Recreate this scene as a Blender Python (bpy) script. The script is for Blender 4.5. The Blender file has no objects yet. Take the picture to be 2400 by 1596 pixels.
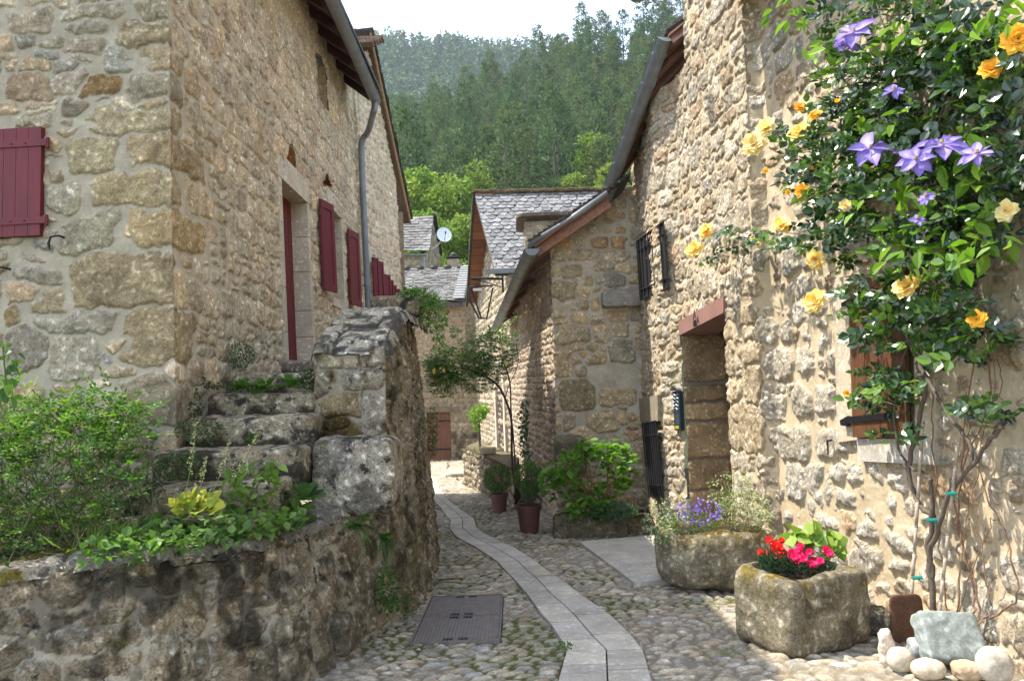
import bpy, math, random
import numpy as np
from mathutils import Vector, Matrix
random.seed(7)
S = bpy.context.scene
C = S.collection
rad = math.radians
# ---------------------------------------------------------------- camera
F = 1838.0                      # focal length in photo pixels (2400 wide)
PITCH = math.atan(0.056); ROLL = 0.035
CAM = np.array([0, 0, 1.6])
fw = np.array([0, math.cos(PITCH), math.sin(PITCH)])
r0 = np.array([1., 0, 0]); u0 = np.array([0, -math.sin(PITCH), math.cos(PITCH)])
RR = math.cos(ROLL)*r0 - math.sin(ROLL)*u0
UU_ = math.sin(ROLL)*r0 + math.cos(ROLL)*u0
cam = bpy.data.cameras.new('camera'); co = bpy.data.objects.new('camera', cam); C.objects.link(co)
M = Matrix(((RR[0], UU_[0], -fw[0], CAM[0]), (RR[1], UU_[1], -fw[1], CAM[1]), (RR[2], UU_[2], -fw[2], CAM[2]), (0, 0, 0, 1)))
co.matrix_world = M
cam.sensor_fit = 'HORIZONTAL'; cam.sensor_width = 36; cam.lens = 36*F/2400; cam.clip_end = 3000
S.camera = co
# ---------------------------------------------------------------- light
SUN = Vector((-0.52, 0.13, 1.0)).normalized()
w = bpy.data.worlds.new('World'); S.world = w; w.use_nodes = True
nt = w.node_tree; bg = nt.nodes['Background']
sky = nt.nodes.new('ShaderNodeTexSky'); sky.sky_type = 'NISHITA'; sky.sun_disc = False
sky.sun_elevation = math.asin(SUN.z); sky.sun_rotation = math.atan2(SUN.x, SUN.y)
sky.air_density = .9; sky.dust_density = .6; sky.ozone_density = 1.0
hs = nt.nodes.new('ShaderNodeHueSaturation'); hs.inputs['Saturation'].default_value = .6; nt.links.new(sky.outputs[0], hs.inputs['Color']); nt.links.new(hs.outputs[0], bg.inputs[0]); bg.inputs[1].default_value = 0.15
sl = bpy.data.lights.new('sun', 'SUN'); sl.energy = 2.5; sl.angle = rad(0.5); sl.color = (1, 0.94, 0.84)
so = bpy.data.objects.new('sun', sl); C.objects.link(so); so.rotation_euler = SUN.to_track_quat('Z', 'Y').to_euler()
S.view_settings.view_transform = 'Standard'; S.view_settings.look = 'None'
S.view_settings.exposure = 2.05; S.view_settings.gamma = 1
S.render.engine = 'CYCLES'
# ---------------------------------------------------------------- pixel -> world helpers (photo pixels 2400 x 1596)
def ray(px, py):
    return fw*F + RR*(px-1200) + UU_*(798-py)
def at_y(px, py, y):
    d = ray(px, py); return CAM + d*(y-CAM[1])/d[1]
def on_pl(px, py, P, n):
    d = ray(px, py); P = np.array(P, float); n = np.array(n, float)
    return CAM + d*(np.dot(P-CAM, n)/np.dot(d, n))
GS = 0.04
def gz(y): return -GS*np.maximum(y, -50)
def on_g(px, py, h=0.0):
    return on_pl(px, py, (0, 0, h), (0, GS, 1))
# ---------------------------------------------------------------- noise
_r = np.random.RandomState(11); _T2 = _r.rand(256, 256); _T3 = _r.rand(32, 32, 32)
def _s(t): return t*t*(3-2*t)
def n2(x, y, s=0):
    x = np.asarray(x)+s*17.31+1000; y = np.asarray(y)+s*9.73+1000
    xi = np.floor(x).astype(int); yi = np.floor(y).astype(int); fx = _s(x-xi); fy = _s(y-yi)
    a = _T2[xi & 255, yi & 255]; b = _T2[(xi+1) & 255, yi & 255]; c = _T2[xi & 255, (yi+1) & 255]; d = _T2[(xi+1) & 255, (yi+1) & 255]
    return (a*(1-fx)+b*fx)*(1-fy)+(c*(1-fx)+d*fx)*fy
def fbm(x, y, o=4, s=0):
    v = 0; a = .5; t = 0
    for k in range(o):
        v = v+a*n2(x, y, s+k*3); t += a; x = x*2.03; y = y*2.03; a *= .5
    return v/t*2-1
def n3(p, s=0):
    p = p+s*7.77+500; i = np.floor(p).astype(int); f = _s(p-i); r = 0
    for dx in (0, 1):
        for dy in (0, 1):
            for dz in (0, 1):
                wt = (f[:, 0] if dx else 1-f[:, 0])*(f[:, 1] if dy else 1-f[:, 1])*(f[:, 2] if dz else 1-f[:, 2])
                r = r+wt*_T3[(i[:, 0]+dx) & 31, (i[:, 1]+dy) & 31, (i[:, 2]+dz) & 31]
    return r
def fb3(p, o=4, s=0):
    v = 0; a = .5; t = 0
    for k in range(o): v = v+a*n3(p, s+k*3); t += a; p = p*2.03; a *= .5
    return v/t*2-1
def sst(a, b, x): return _s(np.clip((x-a)/(b-a), 0, 1))
# ---------------------------------------------------------------- object helpers
def mesh_obj(name, V, Fs, mat, parent=None, col=None, smooth=True):
    """Fs: list of index arrays (n,k)"""
    V = np.asarray(V, dtype=np.float32).reshape(-1, 3)
    if parent is not None:
        pl = parent
        off = np.zeros(3)
        while pl is not None: off += np.array(pl.location); pl = pl.parent
        V = V-off.astype(np.float32)
    if not isinstance(Fs, (list, tuple)): Fs = [Fs]
    Fs = [np.asarray(f, dtype=np.int32) for f in Fs if len(f)]
    me = bpy.data.meshes.new(name)
    me.vertices.add(len(V)); me.vertices.foreach_set('co', V.ravel())
    nl = sum(f.size for f in Fs); npoly = sum(len(f) for f in Fs)
    me.loops.add(nl); me.loops.foreach_set('vertex_index', np.concatenate([f.ravel() for f in Fs]))
    me.polygons.add(npoly)
    tot = np.concatenate([np.full(len(f), f.shape[1], dtype=np.int32) for f in Fs])
    st = np.concatenate([[0], np.cumsum(tot)[:-1]]).astype(np.int32)
    me.polygons.foreach_set('loop_start', st)
    me.polygons.foreach_set('use_smooth', np.full(npoly, bool(smooth)))
    if col is not None:
        c = np.ones((len(V), 4), dtype=np.float32); col = np.asarray(col); c[:, :(col.shape[-1] if col.ndim else 3)] = col
        at = me.color_attributes.new('Col', 'FLOAT_COLOR', 'POINT'); at.data.foreach_set('color', c.ravel())
    me.update(calc_edges=True); me.validate()
    me.materials.append(mat)
    o = bpy.data.objects.new(name, me); C.objects.link(o)
    if parent is not None: o.parent = parent
    return o
def tag(o, label=None, cat=None, group=None, kind=None):
    if label: o['label'] = label
    if cat: o['category'] = cat
    if group: o['group'] = group
    if kind: o['kind'] = kind
    return o
def thing(name, loc, label, cat, group=None):
    o = bpy.data.objects.new(name, None); C.objects.link(o); o.location = [float(v) for v in loc]; o.empty_display_size = .1
    return tag(o, label, cat, group)
class MB:
    def __init__(s): s.v = []; s.q = []; s.t = []; s.c = []; s.n = 0
    def add(s, V, Q=None, T=None, col=(1, 1, 1)):
        V = np.asarray(V, float).reshape(-1, 3)
        if Q is not None and len(Q): s.q.append(np.asarray(Q)+s.n)
        if T is not None and len(T): s.t.append(np.asarray(T)+s.n)
        c = np.empty((len(V), 3)); c[:] = col
        s.v.append(V); s.c.append(c); s.n += len(V); return s
    def box(s, c, size, rot=None, col=(1, 1, 1)):
        h = np.array(size)/2.
        V = np.array([(x, y, z) for x in (-1, 1) for y in (-1, 1) for z in (-1, 1)])*h
        if rot is not None: V = V@np.array(rot.to_matrix() if hasattr(rot, 'to_matrix') else rot).T
        return s.add(V+np.array(c), [(0, 1, 3, 2), (4, 6, 7, 5), (0, 4, 5, 1), (2, 3, 7, 6), (0, 2, 6, 4), (1, 5, 7, 3)], col=col)
    def hexa(s, P, col=(1, 1, 1)):   # 8 points: 4 of face a, 4 of face b in same order
        return s.add(P, [(0, 3, 2, 1), (4, 5, 6, 7), (0, 1, 5, 4), (1, 2, 6, 5), (2, 3, 7, 6), (3, 0, 4, 7)], col=col)
    def tube(s, pts, r, n=6, col=(1, 1, 1), cap=True):
        P = np.array(pts, float); m = len(P)
        r = np.full(m, r) if np.isscalar(r) else np.array(r)
        T = np.gradient(P, axis=0); T /= np.linalg.norm(T, axis=1)[:, None]+1e-9
        up = np.array([0, 0, 1.]) if abs(T[0, 2]) < .9 else np.array([1., 0, 0])
        V = []
        a = np.arange(n)*2*math.pi/n
        A = np.cross(T[0], up); A /= np.linalg.norm(A)
        for i in range(m):
            A = A-T[i]*np.dot(A, T[i]); A /= np.linalg.norm(A)+1e-9
            B = np.cross(T[i], A)
            V.append(P[i]+r[i]*(np.cos(a)[:, None]*A+np.sin(a)[:, None]*B))
        V = np.concatenate(V)
        Q = [(i*n+k, i*n+(k+1) % n, (i+1)*n+(k+1) % n, (i+1)*n+k) for i in range(m-1) for k in range(n)]
        T3 = []
        if cap:
            V = np.concatenate([V, P[:1], P[-1:]])
            T3 = [(m*n, (k+1) % n, k) for k in range(n)]+[(m*n+1, (m-1)*n+k, (m-1)*n+(k+1) % n) for k in range(n)]
        return s.add(V, Q, T3, col=col)
    def lathe(s, c, prof, n=24, col=(1, 1, 1)):
        prof = np.array(prof); m = len(prof); a = np.arange(n)*2*math.pi/n
        V = np.concatenate([np.stack([r*np.cos(a), r*np.sin(a), np.full(n, z)], 1) for r, z in prof])+np.array(c)
        Q = [(i*n+k, i*n+(k+1) % n, (i+1)*n+(k+1) % n, (i+1)*n+k) for i in range(m-1) for k in range(n)]
        return s.add(V, Q, col=col)
    def build(s, name, mat, parent=None, smooth=False):
        V = np.concatenate(s.v); c = np.concatenate(s.c); fs = []
        if s.q: fs.append(np.concatenate(s.q))
        if s.t: fs.append(np.concatenate(s.t))
        return mesh_obj(name, V, fs, mat, parent, c, smooth)
# ---------------------------------------------------------------- materials
def newmat(name):
    m = bpy.data.materials.new(name); m.use_nodes = True; t = m.node_tree
    return m, t, t.nodes['Principled BSDF']
def ramp(t, src, p0, p1, c0, c1):
    r = t.nodes.new('ShaderNodeValToRGB'); r.color_ramp.elements[0].position = p0; r.color_ramp.elements[1].position = p1
    r.color_ramp.elements[0].color = (*c0, 1); r.color_ramp.elements[1].color = (*c1, 1); t.links.new(src, r.inputs[0]); return r.outputs[0]
def noise(t, coord, scale, detail=6, rough=.6):
    n = t.nodes.new('ShaderNodeTexNoise'); n.inputs['Scale'].default_value = scale; n.inputs['Detail'].default_value = detail
    n.inputs['Roughness'].default_value = rough; t.links.new(coord, n.inputs['Vector']); return n.outputs[0]
def mul(t, a, b, fac=1.0):
    m = t.nodes.new('ShaderNodeMix'); m.data_type = 'RGBA'; m.blend_type = 'MULTIPLY'; m.inputs[0].default_value = fac
    t.links.new(a, m.inputs[6]); t.links.new(b, m.inputs[7]); return m.outputs[2]
def mixc(t, fac, a, b):
    m = t.nodes.new('ShaderNodeMix'); m.data_type = 'RGBA'
    t.links.new(fac, m.inputs[0]); t.links.new(a, m.inputs[6])
    if isinstance(b, tuple): m.inputs[7].default_value = (*b, 1)
    else: t.links.new(b, m.inputs[7])
    return m.outputs[2]
def mat_stone(name, var=(.62, 1.18), s1=9, s2=70, bump=.6, dist=.012, pores=True, con=1., rough=.92, stain=None, spots=None):
    m, t, p = newmat(name); p.inputs['Roughness'].default_value = rough; p.inputs['Specular IOR Level'].default_value = .2
    a = t.nodes.new('ShaderNodeAttribute'); a.attribute_name = 'Col'; al = a.outputs['Alpha']
    g = t.nodes.new('ShaderNodeNewGeometry').outputs['Position']
    c = a.outputs['Color']; v0, v1 = var
    def mulf(c, b):
        mm = t.nodes.new('ShaderNodeMix'); mm.data_type = 'RGBA'; mm.blend_type = 'MULTIPLY'; t.links.new(fac, mm.inputs[0]); t.links.new(c, mm.inputs[6]); t.links.new(b, mm.inputs[7]); return mm.outputs[2]
    f_ = t.nodes.new('ShaderNodeMath'); f_.operation = 'MULTIPLY_ADD'; t.links.new(al, f_.inputs[0]); f_.inputs[1].default_value = .75; f_.inputs[2].default_value = .25; fac = f_.outputs[0]
    c = mulf(c, ramp(t, noise(t, g, s1, 8, .7), .3, .66, (v0*1.1,)*3, (v1*1.12,)*3))
    c = mulf(c, ramp(t, noise(t, g, s2, 4, .7), .36, .60, tuple(1-con*v for v in (.34, .38, .44)), (1+con*.34,)*3))
    c = mul(t, c, ramp(t, noise(t, g, 3.1, 3, .5), .3, .7, (.9, .87, .82), (1.08, 1.07, 1.06)))
    rn = t.nodes.new('ShaderNodeTexNoise'); rn.noise_type = 'RIDGED_MULTIFRACTAL'; rn.inputs['Scale'].default_value = 19; rn.inputs['Detail'].default_value = 5; rn.inputs['Roughness'].default_value = .6; t.links.new(g, rn.inputs['Vector'])
    rn.normalize = True
    c = mulf(c, ramp(t, rn.outputs[0], .08, .42, tuple(1-con*v for v in (.34, .38, .46)), (1+con*.36,)*3))
    if spots:
        for sc, lo, hi, colr in spots:
            c = mixc(t, ramp(t, noise(t, g, sc, 6, .7), lo, hi, (0, 0, 0), (1, 1, 1)), c, colr)
    t.links.new(c, p.inputs['Base Color'])
    def scaled(h):
        mm = t.nodes.new('ShaderNodeMath'); mm.operation = 'MULTIPLY'; t.links.new(h, mm.inputs[0]); t.links.new(fac, mm.inputs[1]); return mm.outputs[0]
    b = t.nodes.new('ShaderNodeBump'); b.inputs['Strength'].default_value = bump; b.inputs['Distance'].default_value = dist
    ad = t.nodes.new('ShaderNodeMath'); ad.operation = 'ADD'; t.links.new(noise(t, g, 28, 8, .75), ad.inputs[0]); t.links.new(rn.outputs[0], ad.inputs[1])
    t.links.new(scaled(ad.outputs[0]), b.inputs['Height'])
    b2 = t.nodes.new('ShaderNodeBump'); b2.inputs['Strength'].default_value = bump*.9; b2.inputs['Distance'].default_value = dist*.5
    t.links.new(scaled(noise(t, g, 110, 4, .7)), b2.inputs['Height']); t.links.new(b.outputs[0], b2.inputs['Normal'])
    t.links.new(b2.outputs[0], p.inputs['Normal'])
    return m
def mat_leaf(name, rough=.45, trans=.35, spec=.4, tint=(1.2, 1.5, .5)):
    m, t, p = newmat(name); p.inputs['Roughness'].default_value = rough; p.inputs['Specular IOR Level'].default_value = spec
    a = t.nodes.new('ShaderNodeAttribute'); a.attribute_name = 'Col'
    t.links.new(a.outputs['Color'], p.inputs['Base Color'])
    tr = t.nodes.new('ShaderNodeBsdfTranslucent'); mm = t.nodes.new('ShaderNodeMix'); mm.data_type = 'RGBA'; mm.blend_type = 'MULTIPLY'
    mm.inputs[0].default_value = 1; t.links.new(a.outputs['Color'], mm.inputs[6]); mm.inputs[7].default_value = (*tint, 1)
    t.links.new(mm.outputs[2], tr.inputs[0])
    mx = t.nodes.new('ShaderNodeMixShader'); mx.inputs[0].default_value = trans
    t.links.new(p.outputs[0], mx.inputs[1]); t.links.new(tr.outputs[0], mx.inputs[2])
    t.links.new(mx.outputs[0], t.nodes['Material Output'].inputs[0]); return m
def mat_plain(name, col=None, rough=.5, metal=0, spec=.5, nz=None, bump=0, stretch=None):
    m, t, p = newmat(name); p.inputs['Roughness'].default_value = rough; p.inputs['Metallic'].default_value = metal; p.inputs['Specular IOR Level'].default_value = spec
    g = t.nodes.new('ShaderNodeNewGeometry').outputs['Position']
    if stretch:
        mp = t.nodes.new('ShaderNodeMapping'); mp.inputs['Scale'].default_value = stretch; t.links.new(g, mp.inputs[0]); g = mp.outputs[0]
    if col is None:
        a = t.nodes.new('ShaderNodeAttribute'); a.attribute_name = 'Col'; c = a.outputs['Color']
    else:
        r = t.nodes.new('ShaderNodeRGB'); r.outputs[0].default_value = (*col, 1); c = r.outputs[0]
    lo, hi, sc = nz or (.8, 1.1, 12)
    c = mul(t, c, ramp(t, noise(t, g, sc, 6, .65), .3, .7, (lo,)*3, (hi,)*3))
    t.links.new(c, p.inputs['Base Color'])
    if bump:
        b = t.nodes.new('ShaderNodeBump'); b.inputs['Strength'].default_value = bump; b.inputs['Distance'].default_value = .005
        t.links.new(noise(t, g, sc*2, 5, .6), b.inputs['Height']); t.links.new(b.outputs[0], p.inputs['Normal'])
    return m
M_wall = mat_stone('stone_masonry', con=.8, bump=.9, dist=.016)
M_wallb = mat_stone('sunlit_rubble_masonry', bump=1.0, dist=.02, var=(.7, 1.12))
M_old = mat_stone('mossy_old_masonry', bump=1.0, dist=.02, var=(.5, 1.25),
                  spots=[(7, .60, .66, (.035, .032, .025)), (23, .63, .68, (.04, .037, .03)), (31, .66, .70, (.5, .49, .44))])
M_cob = mat_stone('cobbles', con=.55, bump=.5, dist=.008, s1=14)
M_pave = mat_stone('paving_stone', con=.4, bump=.5, dist=.005, var=(.74, 1.1), s1=4)
M_lich = mat_stone('lichen_stone', bump=1.0, dist=.018, var=(.55, 1.25),
                   spots=[(7, .55, .62, (.045, .042, .034)), (34, .58, .64, (.06, .055, .045)), (22, .64, .69, (.50, .50, .46))])
M_dress = mat_stone('dressed_limestone', con=.5, bump=.35, dist=.006, var=(.78, 1.1), s1=6)
M_slate = mat_stone('roof_slate', bump=.4, dist=.006, var=(.7, 1.15), s1=4, s2=50, rough=.6, spots=[(13, .62, .68, (.36, .36, .33))])
M_soil = mat_stone('soil', bump=1, dist=.02, var=(.5, 1.2))
M_red = mat_plain('oxblood_paint', (.14, .008, .012), .62, nz=(.68, 1.25, 4), bump=.15, stretch=(8, 8, .6))
M_wood = mat_plain('brown_wood', (.125, .052, .022), .5, nz=(.55, 1.3, 3), bump=.4, stretch=(14, 14, .8))
M_dkwood = mat_plain('roof_timber', None, .7, nz=(.6, 1.25, 6), bump=.4, stretch=(3, 3, 3))
M_zinc = mat_plain('zinc', (.20, .215, .225), .5, metal=.25, nz=(.75, 1.15, 5))
M_iron = mat_plain('black_iron', (.012, .012, .014), .55, metal=.3)
M_dark = mat_plain('dark_interior', (.012, .012, .014), .6)
M_leaf = mat_leaf('leaves', rough=.5, spec=.22); M_gloss = mat_leaf('glossy_leaves', rough=.22, trans=.25, spec=.7, tint=(1.6, 2.0, .4))
M_petal = mat_leaf('petals', rough=.6, trans=.35, spec=.2, tint=(1.2, 1.1, .9))
M_need = mat_leaf('needles', rough=.6, trans=.25, spec=.25, tint=(1.1, 1.2, .6))
M_stem = mat_plain('bark', None, .85, nz=(.6, 1.25, 30), bump=.6)
M_moss = mat_stone('moss', bump=1, dist=.02, var=(.5, 1.3), s1=30, s2=150)
M_any = mat_plain('painted_surface', None, .5, nz=(.85, 1.08, 10))
# ---------------------------------------------------------------- masonry
PAL_L = [tuple(1.42*(.85*v+.15*g_) for v, g_ in zip(c, (.38, .355, .31))) for c in [(.47, .385, .265), (.39, .30, .19), (.33, .28, .21), (.42, .33, .21), (.29, .24, .175), (.50, .42, .30), (.42, .31, .2), (.36, .31, .25)]]
PAL_R = [tuple(.92*(.75*v+.25*g_) for v, g_ in zip(c, (.60, .57, .51))) for c in [(.68, .63, .55), (.62, .56, .47), (.66, .57, .45), (.60, .58, .54), (.62, .50, .37), (.70, .66, .59), (.58, .51, .42), (.66, .60, .50), (.60, .44, .31)]]
PAL_H = [tuple(1.5*v for v in c) for c in [(.36, .29, .19), (.30, .255, .18), (.33, .30, .24), (.40, .32, .21), (.30, .26, .19), (.40, .29, .18)]]
def courses(u0, u1, v0, v1, h, asp, rs, pal, explicit=(), split=.25, p=(2.6, 5), gap=.012, pick=None, hw=None, fill=1.13):
    out = list(explicit); v = v0
    while v < v1:
        hh = rs.uniform(*h); u = u0-rs.uniform(0, .2)
        while u < u1:
            ww = hh*rs.uniform(*asp)
            cells = [(u+ww/2, v+hh/2, ww/2, hh/2)]
            if rs.rand() < split:
                k = rs.uniform(.35, .65)
                cells = [(u+ww/2, v+hh*k/2, ww/2, hh*k/2), (u+ww/2, v+hh*(1+k)/2, ww/2, hh*(1-k)/2)]
                if ww > .2 and rs.rand() < .5:
                    q = rs.uniform(.35, .65); a, b = cells
                    cells = [a, (u+ww*q/2, b[1], ww*q/2, b[3]), (u+ww*(1+q)/2, b[1], ww*(1-q)/2, b[3])]
            for cx, cy, a, b in cells:
                cx += rs.uniform(-.1, .1)*a; cy += rs.uniform(-.18, .18)*b
                a = max(a*fill-gap*rs.uniform(.3, 1.6), .015)*rs.uniform(.9, 1.04); b = max(b*fill-gap*rs.uniform(.3, 1.6), .012)*rs.uniform(.88, 1.06)
                bad = False
                for e in explicit:
                    if abs(cx-e[0]) < e[2]*1.02 and abs(cy-e[1]) < e[3]*1.02: bad = True; break
                if bad: continue
                c = np.array(pal[rs.randint(len(pal))])*rs.uniform(.82, 1.15)
                out.append((cx, cy, a, b, rs.uniform(-.10, .10), rs.uniform(*p), c, rs.uniform(.6, 1.25)))
            u += ww
        v += hh
    return out
def raster(us, vs, st, warp, seed, joint, wsc=6):
    X, Y = np.meshgrid(us, vs)
    WX = X+warp*fbm(X*wsc, Y*wsc, 3, seed)+warp*.22*fbm(X*wsc*5, Y*wsc*5, 3, seed+3); WY = Y+warp*fbm(X*wsc, Y*wsc, 3, seed+40)+warp*.22*fbm(X*wsc*5, Y*wsc*5, 3, seed+43)
    joint = (joint(X) if callable(joint) else joint)*(1+1.1*fbm(X*3.1, Y*3.1, 3, seed+60))
    e1 = np.full(X.shape, -9.); e2 = np.full(X.shape, -9.); idx = np.full(X.shape, -1)
    lx = np.zeros(X.shape); ly = np.zeros(X.shape)
    for k, s in enumerate(st):
        cx, cy, a, b, ro, p = s[:6]; R = max(a, b)*1.25+warp*1.5+.02
        i0, i1 = np.searchsorted(us, [cx-a*1.3-b*.2-warp*1.5-.02, cx+a*1.3+b*.2+warp*1.5+.02]); j0, j1 = np.searchsorted(vs, [cy-b*1.3-a*.2-warp*1.5-.02, cy+b*1.3+a*.2+warp*1.5+.02])
        if i0 >= i1 or j0 >= j1: continue
        sl_ = (slice(j0, j1), slice(i0, i1))
        dx = WX[sl_]-cx; dy = WY[sl_]-cy; c_, s_ = math.cos(ro), math.sin(ro)
        x = (dx*c_+dy*s_)/a; y = (-dx*s_+dy*c_)/b
        e = (1-(np.abs(x)**p+np.abs(y)**p)**(1/p))*min(a, b)
        E1 = e1[sl_]; E2 = e2[sl_]; I = idx[sl_]
        new = e > E1
        E2[:] = np.where(new, E1, np.maximum(E2, e)); I[new] = k
        lx[sl_][new] = x[new]; ly[sl_][new] = y[new]
        E1[:] = np.where(new, e, E1)
    edge = np.minimum(e1, (e1-e2)*.5-joint)
    return X, Y, edge, idx, lx, ly
def masonry(name, posf, us, vs, st, mat, parent, disp=.03, soft=.02, mortar=(.36, .32, .25), warp=.03, seed=1, joint=.006, keep=None,
            rough=.012, crag=0., colf=None, mrough=.005, kind=None, edgedark=.0, wsc=6, disk=None):
    X, Y, edge, idx, lx, ly = raster(us, vs, st, warp, seed, joint, wsc)
    rs = np.random.RandomState(seed+5); n = len(st)
    dep = np.array([s[7] for s in st]+[0]); colr = np.array([s[6] for s in st]+[(0, 0, 0)])*np.random.RandomState(seed+71).uniform(.88, 1.12, (n+1, 1))
    tx = np.append(rs.uniform(-1, 1, n), 0); ty = np.append(rs.uniform(-1, 1, n), 0)
    m = sst(0, .007, edge)
    prof = 1-np.exp(-np.maximum(edge, 0)/soft)
    f1 = fbm(X*9, Y*9, 5, seed+3); f2 = fbm(X*22, Y*22, 3, seed+9)
    H = m*((disp(X) if callable(disp) else disp)*dep[idx]*prof*(1+.25*(tx[idx]*lx+ty[idx]*ly))+rough*f1+rough*.5*f2)+(1-m)*mrough*f1*1.6
    if crag: H = H+m*crag*(np.abs(fbm(X*11+idx*3.7, Y*11, 4, seed+55))*2.2-.6)
    H = H+.02*fbm(X*1.1, Y*1.1, 2, seed+20)
    mc = np.array(mortar)*(1+.16*f1[..., None]+.08*fbm(X*2, Y*2, 3, seed+77)[..., None])
    sc = colr[idx]*(1+.28*fbm(X*7, Y*7, 4, seed+31)[..., None])
    if edgedark: sc = sc*(1-edgedark*np.exp(-np.maximum(edge, 0)/.01))[..., None]
    col = mc*(1-m[..., None])+sc*m[..., None]
    P, N = posf(X, Y)
    P = P+N*H[..., None]
    if colf is not None: col = colf(X, Y, P, col, m, edge)
    col = np.concatenate([np.clip(col, .005, .9), m[..., None]], -1)
    nv, nu = X.shape
    I = np.arange(nv*nu).reshape(nv, nu)
    q = np.stack([I[:-1, :-1], I[:-1, 1:], I[1:, 1:], I[1:, :-1]], -1).reshape(-1, 4)
    if keep is not None:
        xc = (X[:-1, :-1]+X[1:, 1:])/2; yc = (Y[:-1, :-1]+Y[1:, 1:])/2
        q = q[keep(xc, yc).ravel()]
        used = np.unique(q); mp = np.full(nv*nu, -1); mp[used] = np.arange(len(used)); q = mp[q]
        P = P.reshape(-1, 3)[used]; col = col.reshape(-1, 4)[used]
    o = mesh_obj(name, P.reshape(-1, 3), q, mat, parent, col.reshape(-1, 4), True)
    if kind: o['kind'] = kind
    return o
class Path:
    def __init__(s, pts, batter=0., r=.05, z0=0.):
        s.p = np.array(pts, float); d = np.diff(s.p, axis=0); L = np.linalg.norm(d, axis=1); s.u = np.concatenate([[0], np.cumsum(L)])
        t = d/L[:, None]; s.t = t; s.n = np.stack([t[:, 1], -t[:, 0]], 1); s.b = batter; s.r = r; s.z0 = z0
        # normal samples, blended round corners
        su = [0]; sn = [s.n[0]]
        for i in range(1, len(L)):
            rr = min(r, L[i-1]*.45, L[i]*.45)
            su += [s.u[i]-rr, s.u[i]+rr]; sn += [s.n[i-1], s.n[i]]
        su.append(s.u[-1]); sn.append(s.n[-1]); s.su = np.array(su); s.sn = np.array(sn)
    def pos(s, U, V):
        x = np.interp(U, s.u, s.p[:, 0]); y = np.interp(U, s.u, s.p[:, 1])
        nx = np.interp(U, s.su, s.sn[:, 0]); ny = np.interp(U, s.su, s.sn[:, 1]); l = np.hypot(nx, ny); nx /= l; ny /= l
        b = s.b(U) if callable(s.b) else s.b
        N = np.stack([nx, ny, np.zeros_like(nx)], -1)
        P = np.stack([x-nx*b*(V-s.z0), y-ny*b*(V-s.z0), V], -1)
        return P, N
    def seg(s, i, px, py, off=0):
        """pixel -> (u, z) on segment i"""
        n = np.array([*s.n[i], 0]); P0 = np.array([*s.p[i], 0])+n*off
        q = on_pl(px, py, P0, n); return s.u[i]+np.dot(q[:2]-s.p[i], s.t[i]), q[2]
    def pt(s, u, z, off=0):
        P, N = s.pos(np.array([float(u)]), np.array([float(z)])); return P[0]+N[0]*off
def wbox(mb, path, u0, u1, z0, z1, out, inn, col=(1, 1, 1)):
    a = [path.pt(u0, z0, out), path.pt(u1, z0, out), path.pt(u1, z1, out), path.pt(u0, z1, out)]
    b = [path.pt(u0, z0, inn), path.pt(u1, z0, inn), path.pt(u1, z1, inn), path.pt(u0, z1, inn)]
    return mb.hexa(a+b, col)
def rock(c, size, k=5, amp=.05, seed=0, n=10, rotz=0, fs=2.5, col=(.4, .38, .34), colf=None, tilt=None, scoop=None):
    g = np.linspace(-1, 1, n+1); A, B = np.meshgrid(g, g); A = A.ravel(); B = B.ravel(); O = np.ones_like(A)
    fa = [np.stack(x, 1) for x in ((A, B, O), (B, A, -O), (O, A, B), (-O, B, A), (B, O, A), (A, -O, B))]
    I = np.arange((n+1)**2).reshape(n+1, n+1); q = np.stack([I[:-1, :-1], I[:-1, 1:], I[1:, 1:], I[1:, :-1]], -1).reshape(-1, 4)
    V = np.concatenate(fa); Q = np.concatenate([q+i*(n+1)**2 for i in range(6)])
    key = np.round(V*1000).astype(int); _, ix, inv = np.unique(key, axis=0, return_index=True, return_inverse=True)
    V = V[ix]; Q = inv.ravel()[Q]
    cub = V.copy()
    V = V/((np.abs(V)**k).sum(1)**(1/k))[:, None]
    h = np.array(size)/2.
    P = V*h; m = min(size)
    D = V/np.linalg.norm(V, axis=1)[:, None]
    P = P+D*(fb3(P/m*fs, 4, seed)*amp*m*1.6+fb3(P/m*fs*.5, 2, seed+8)*amp*m*1.2)[:, None]
    if scoop:
        wx, wy, dep = scoop
        rr = ((np.abs(P[:, 0])/(h[0]*wx))**4+(np.abs(P[:, 1])/(h[1]*wy))**4)**.25
        P[:, 2] -= np.where(P[:, 2] > h[2]*.3, dep*(1-sst(.82, 1.0, rr)), 0)
    cc = np.empty((len(P), 3)); cc[:] = col
    cc *= (1+.3*fb3(P/m*4, 4, seed+3))[:, None]
    if colf: cc = colf(P, D, cc)
    if tilt is not None: P = P@np.array(tilt.to_matrix()).T
    cz, sz = math.cos(rotz), math.sin(rotz)
    P = np.stack([P[:, 0]*cz-P[:, 1]*sz, P[:, 0]*sz+P[:, 1]*cz, P[:, 2]], 1)+np.array(c)
    return P, Q, np.clip(cc, .005, .9)
def radd(mb, *a, **k):
    P, Q, cc = rock(*a, **k); return mb.add(P, Q, col=cc)
def mossy(amount=.5, col=(.10, .09, .015), dark=.0):
    def f(P, D, cc):
        s = sst(.15, .8, D[:, 2])*sst(-.2+.6*(1-amount), .25+.6*(1-amount), fb3(P*9, 3, 5)+.3)
        cc = cc*(1-s)[:, None]+np.array(col)*s[:, None]*(1+.4*fb3(P*40, 2, 2))[:, None]
        if dark:
            d = sst(.0, .25, fb3(P*6, 4, 15))*dark
            cc = cc*(1-d[:, None]*.8)
        return cc
    return f
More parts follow.
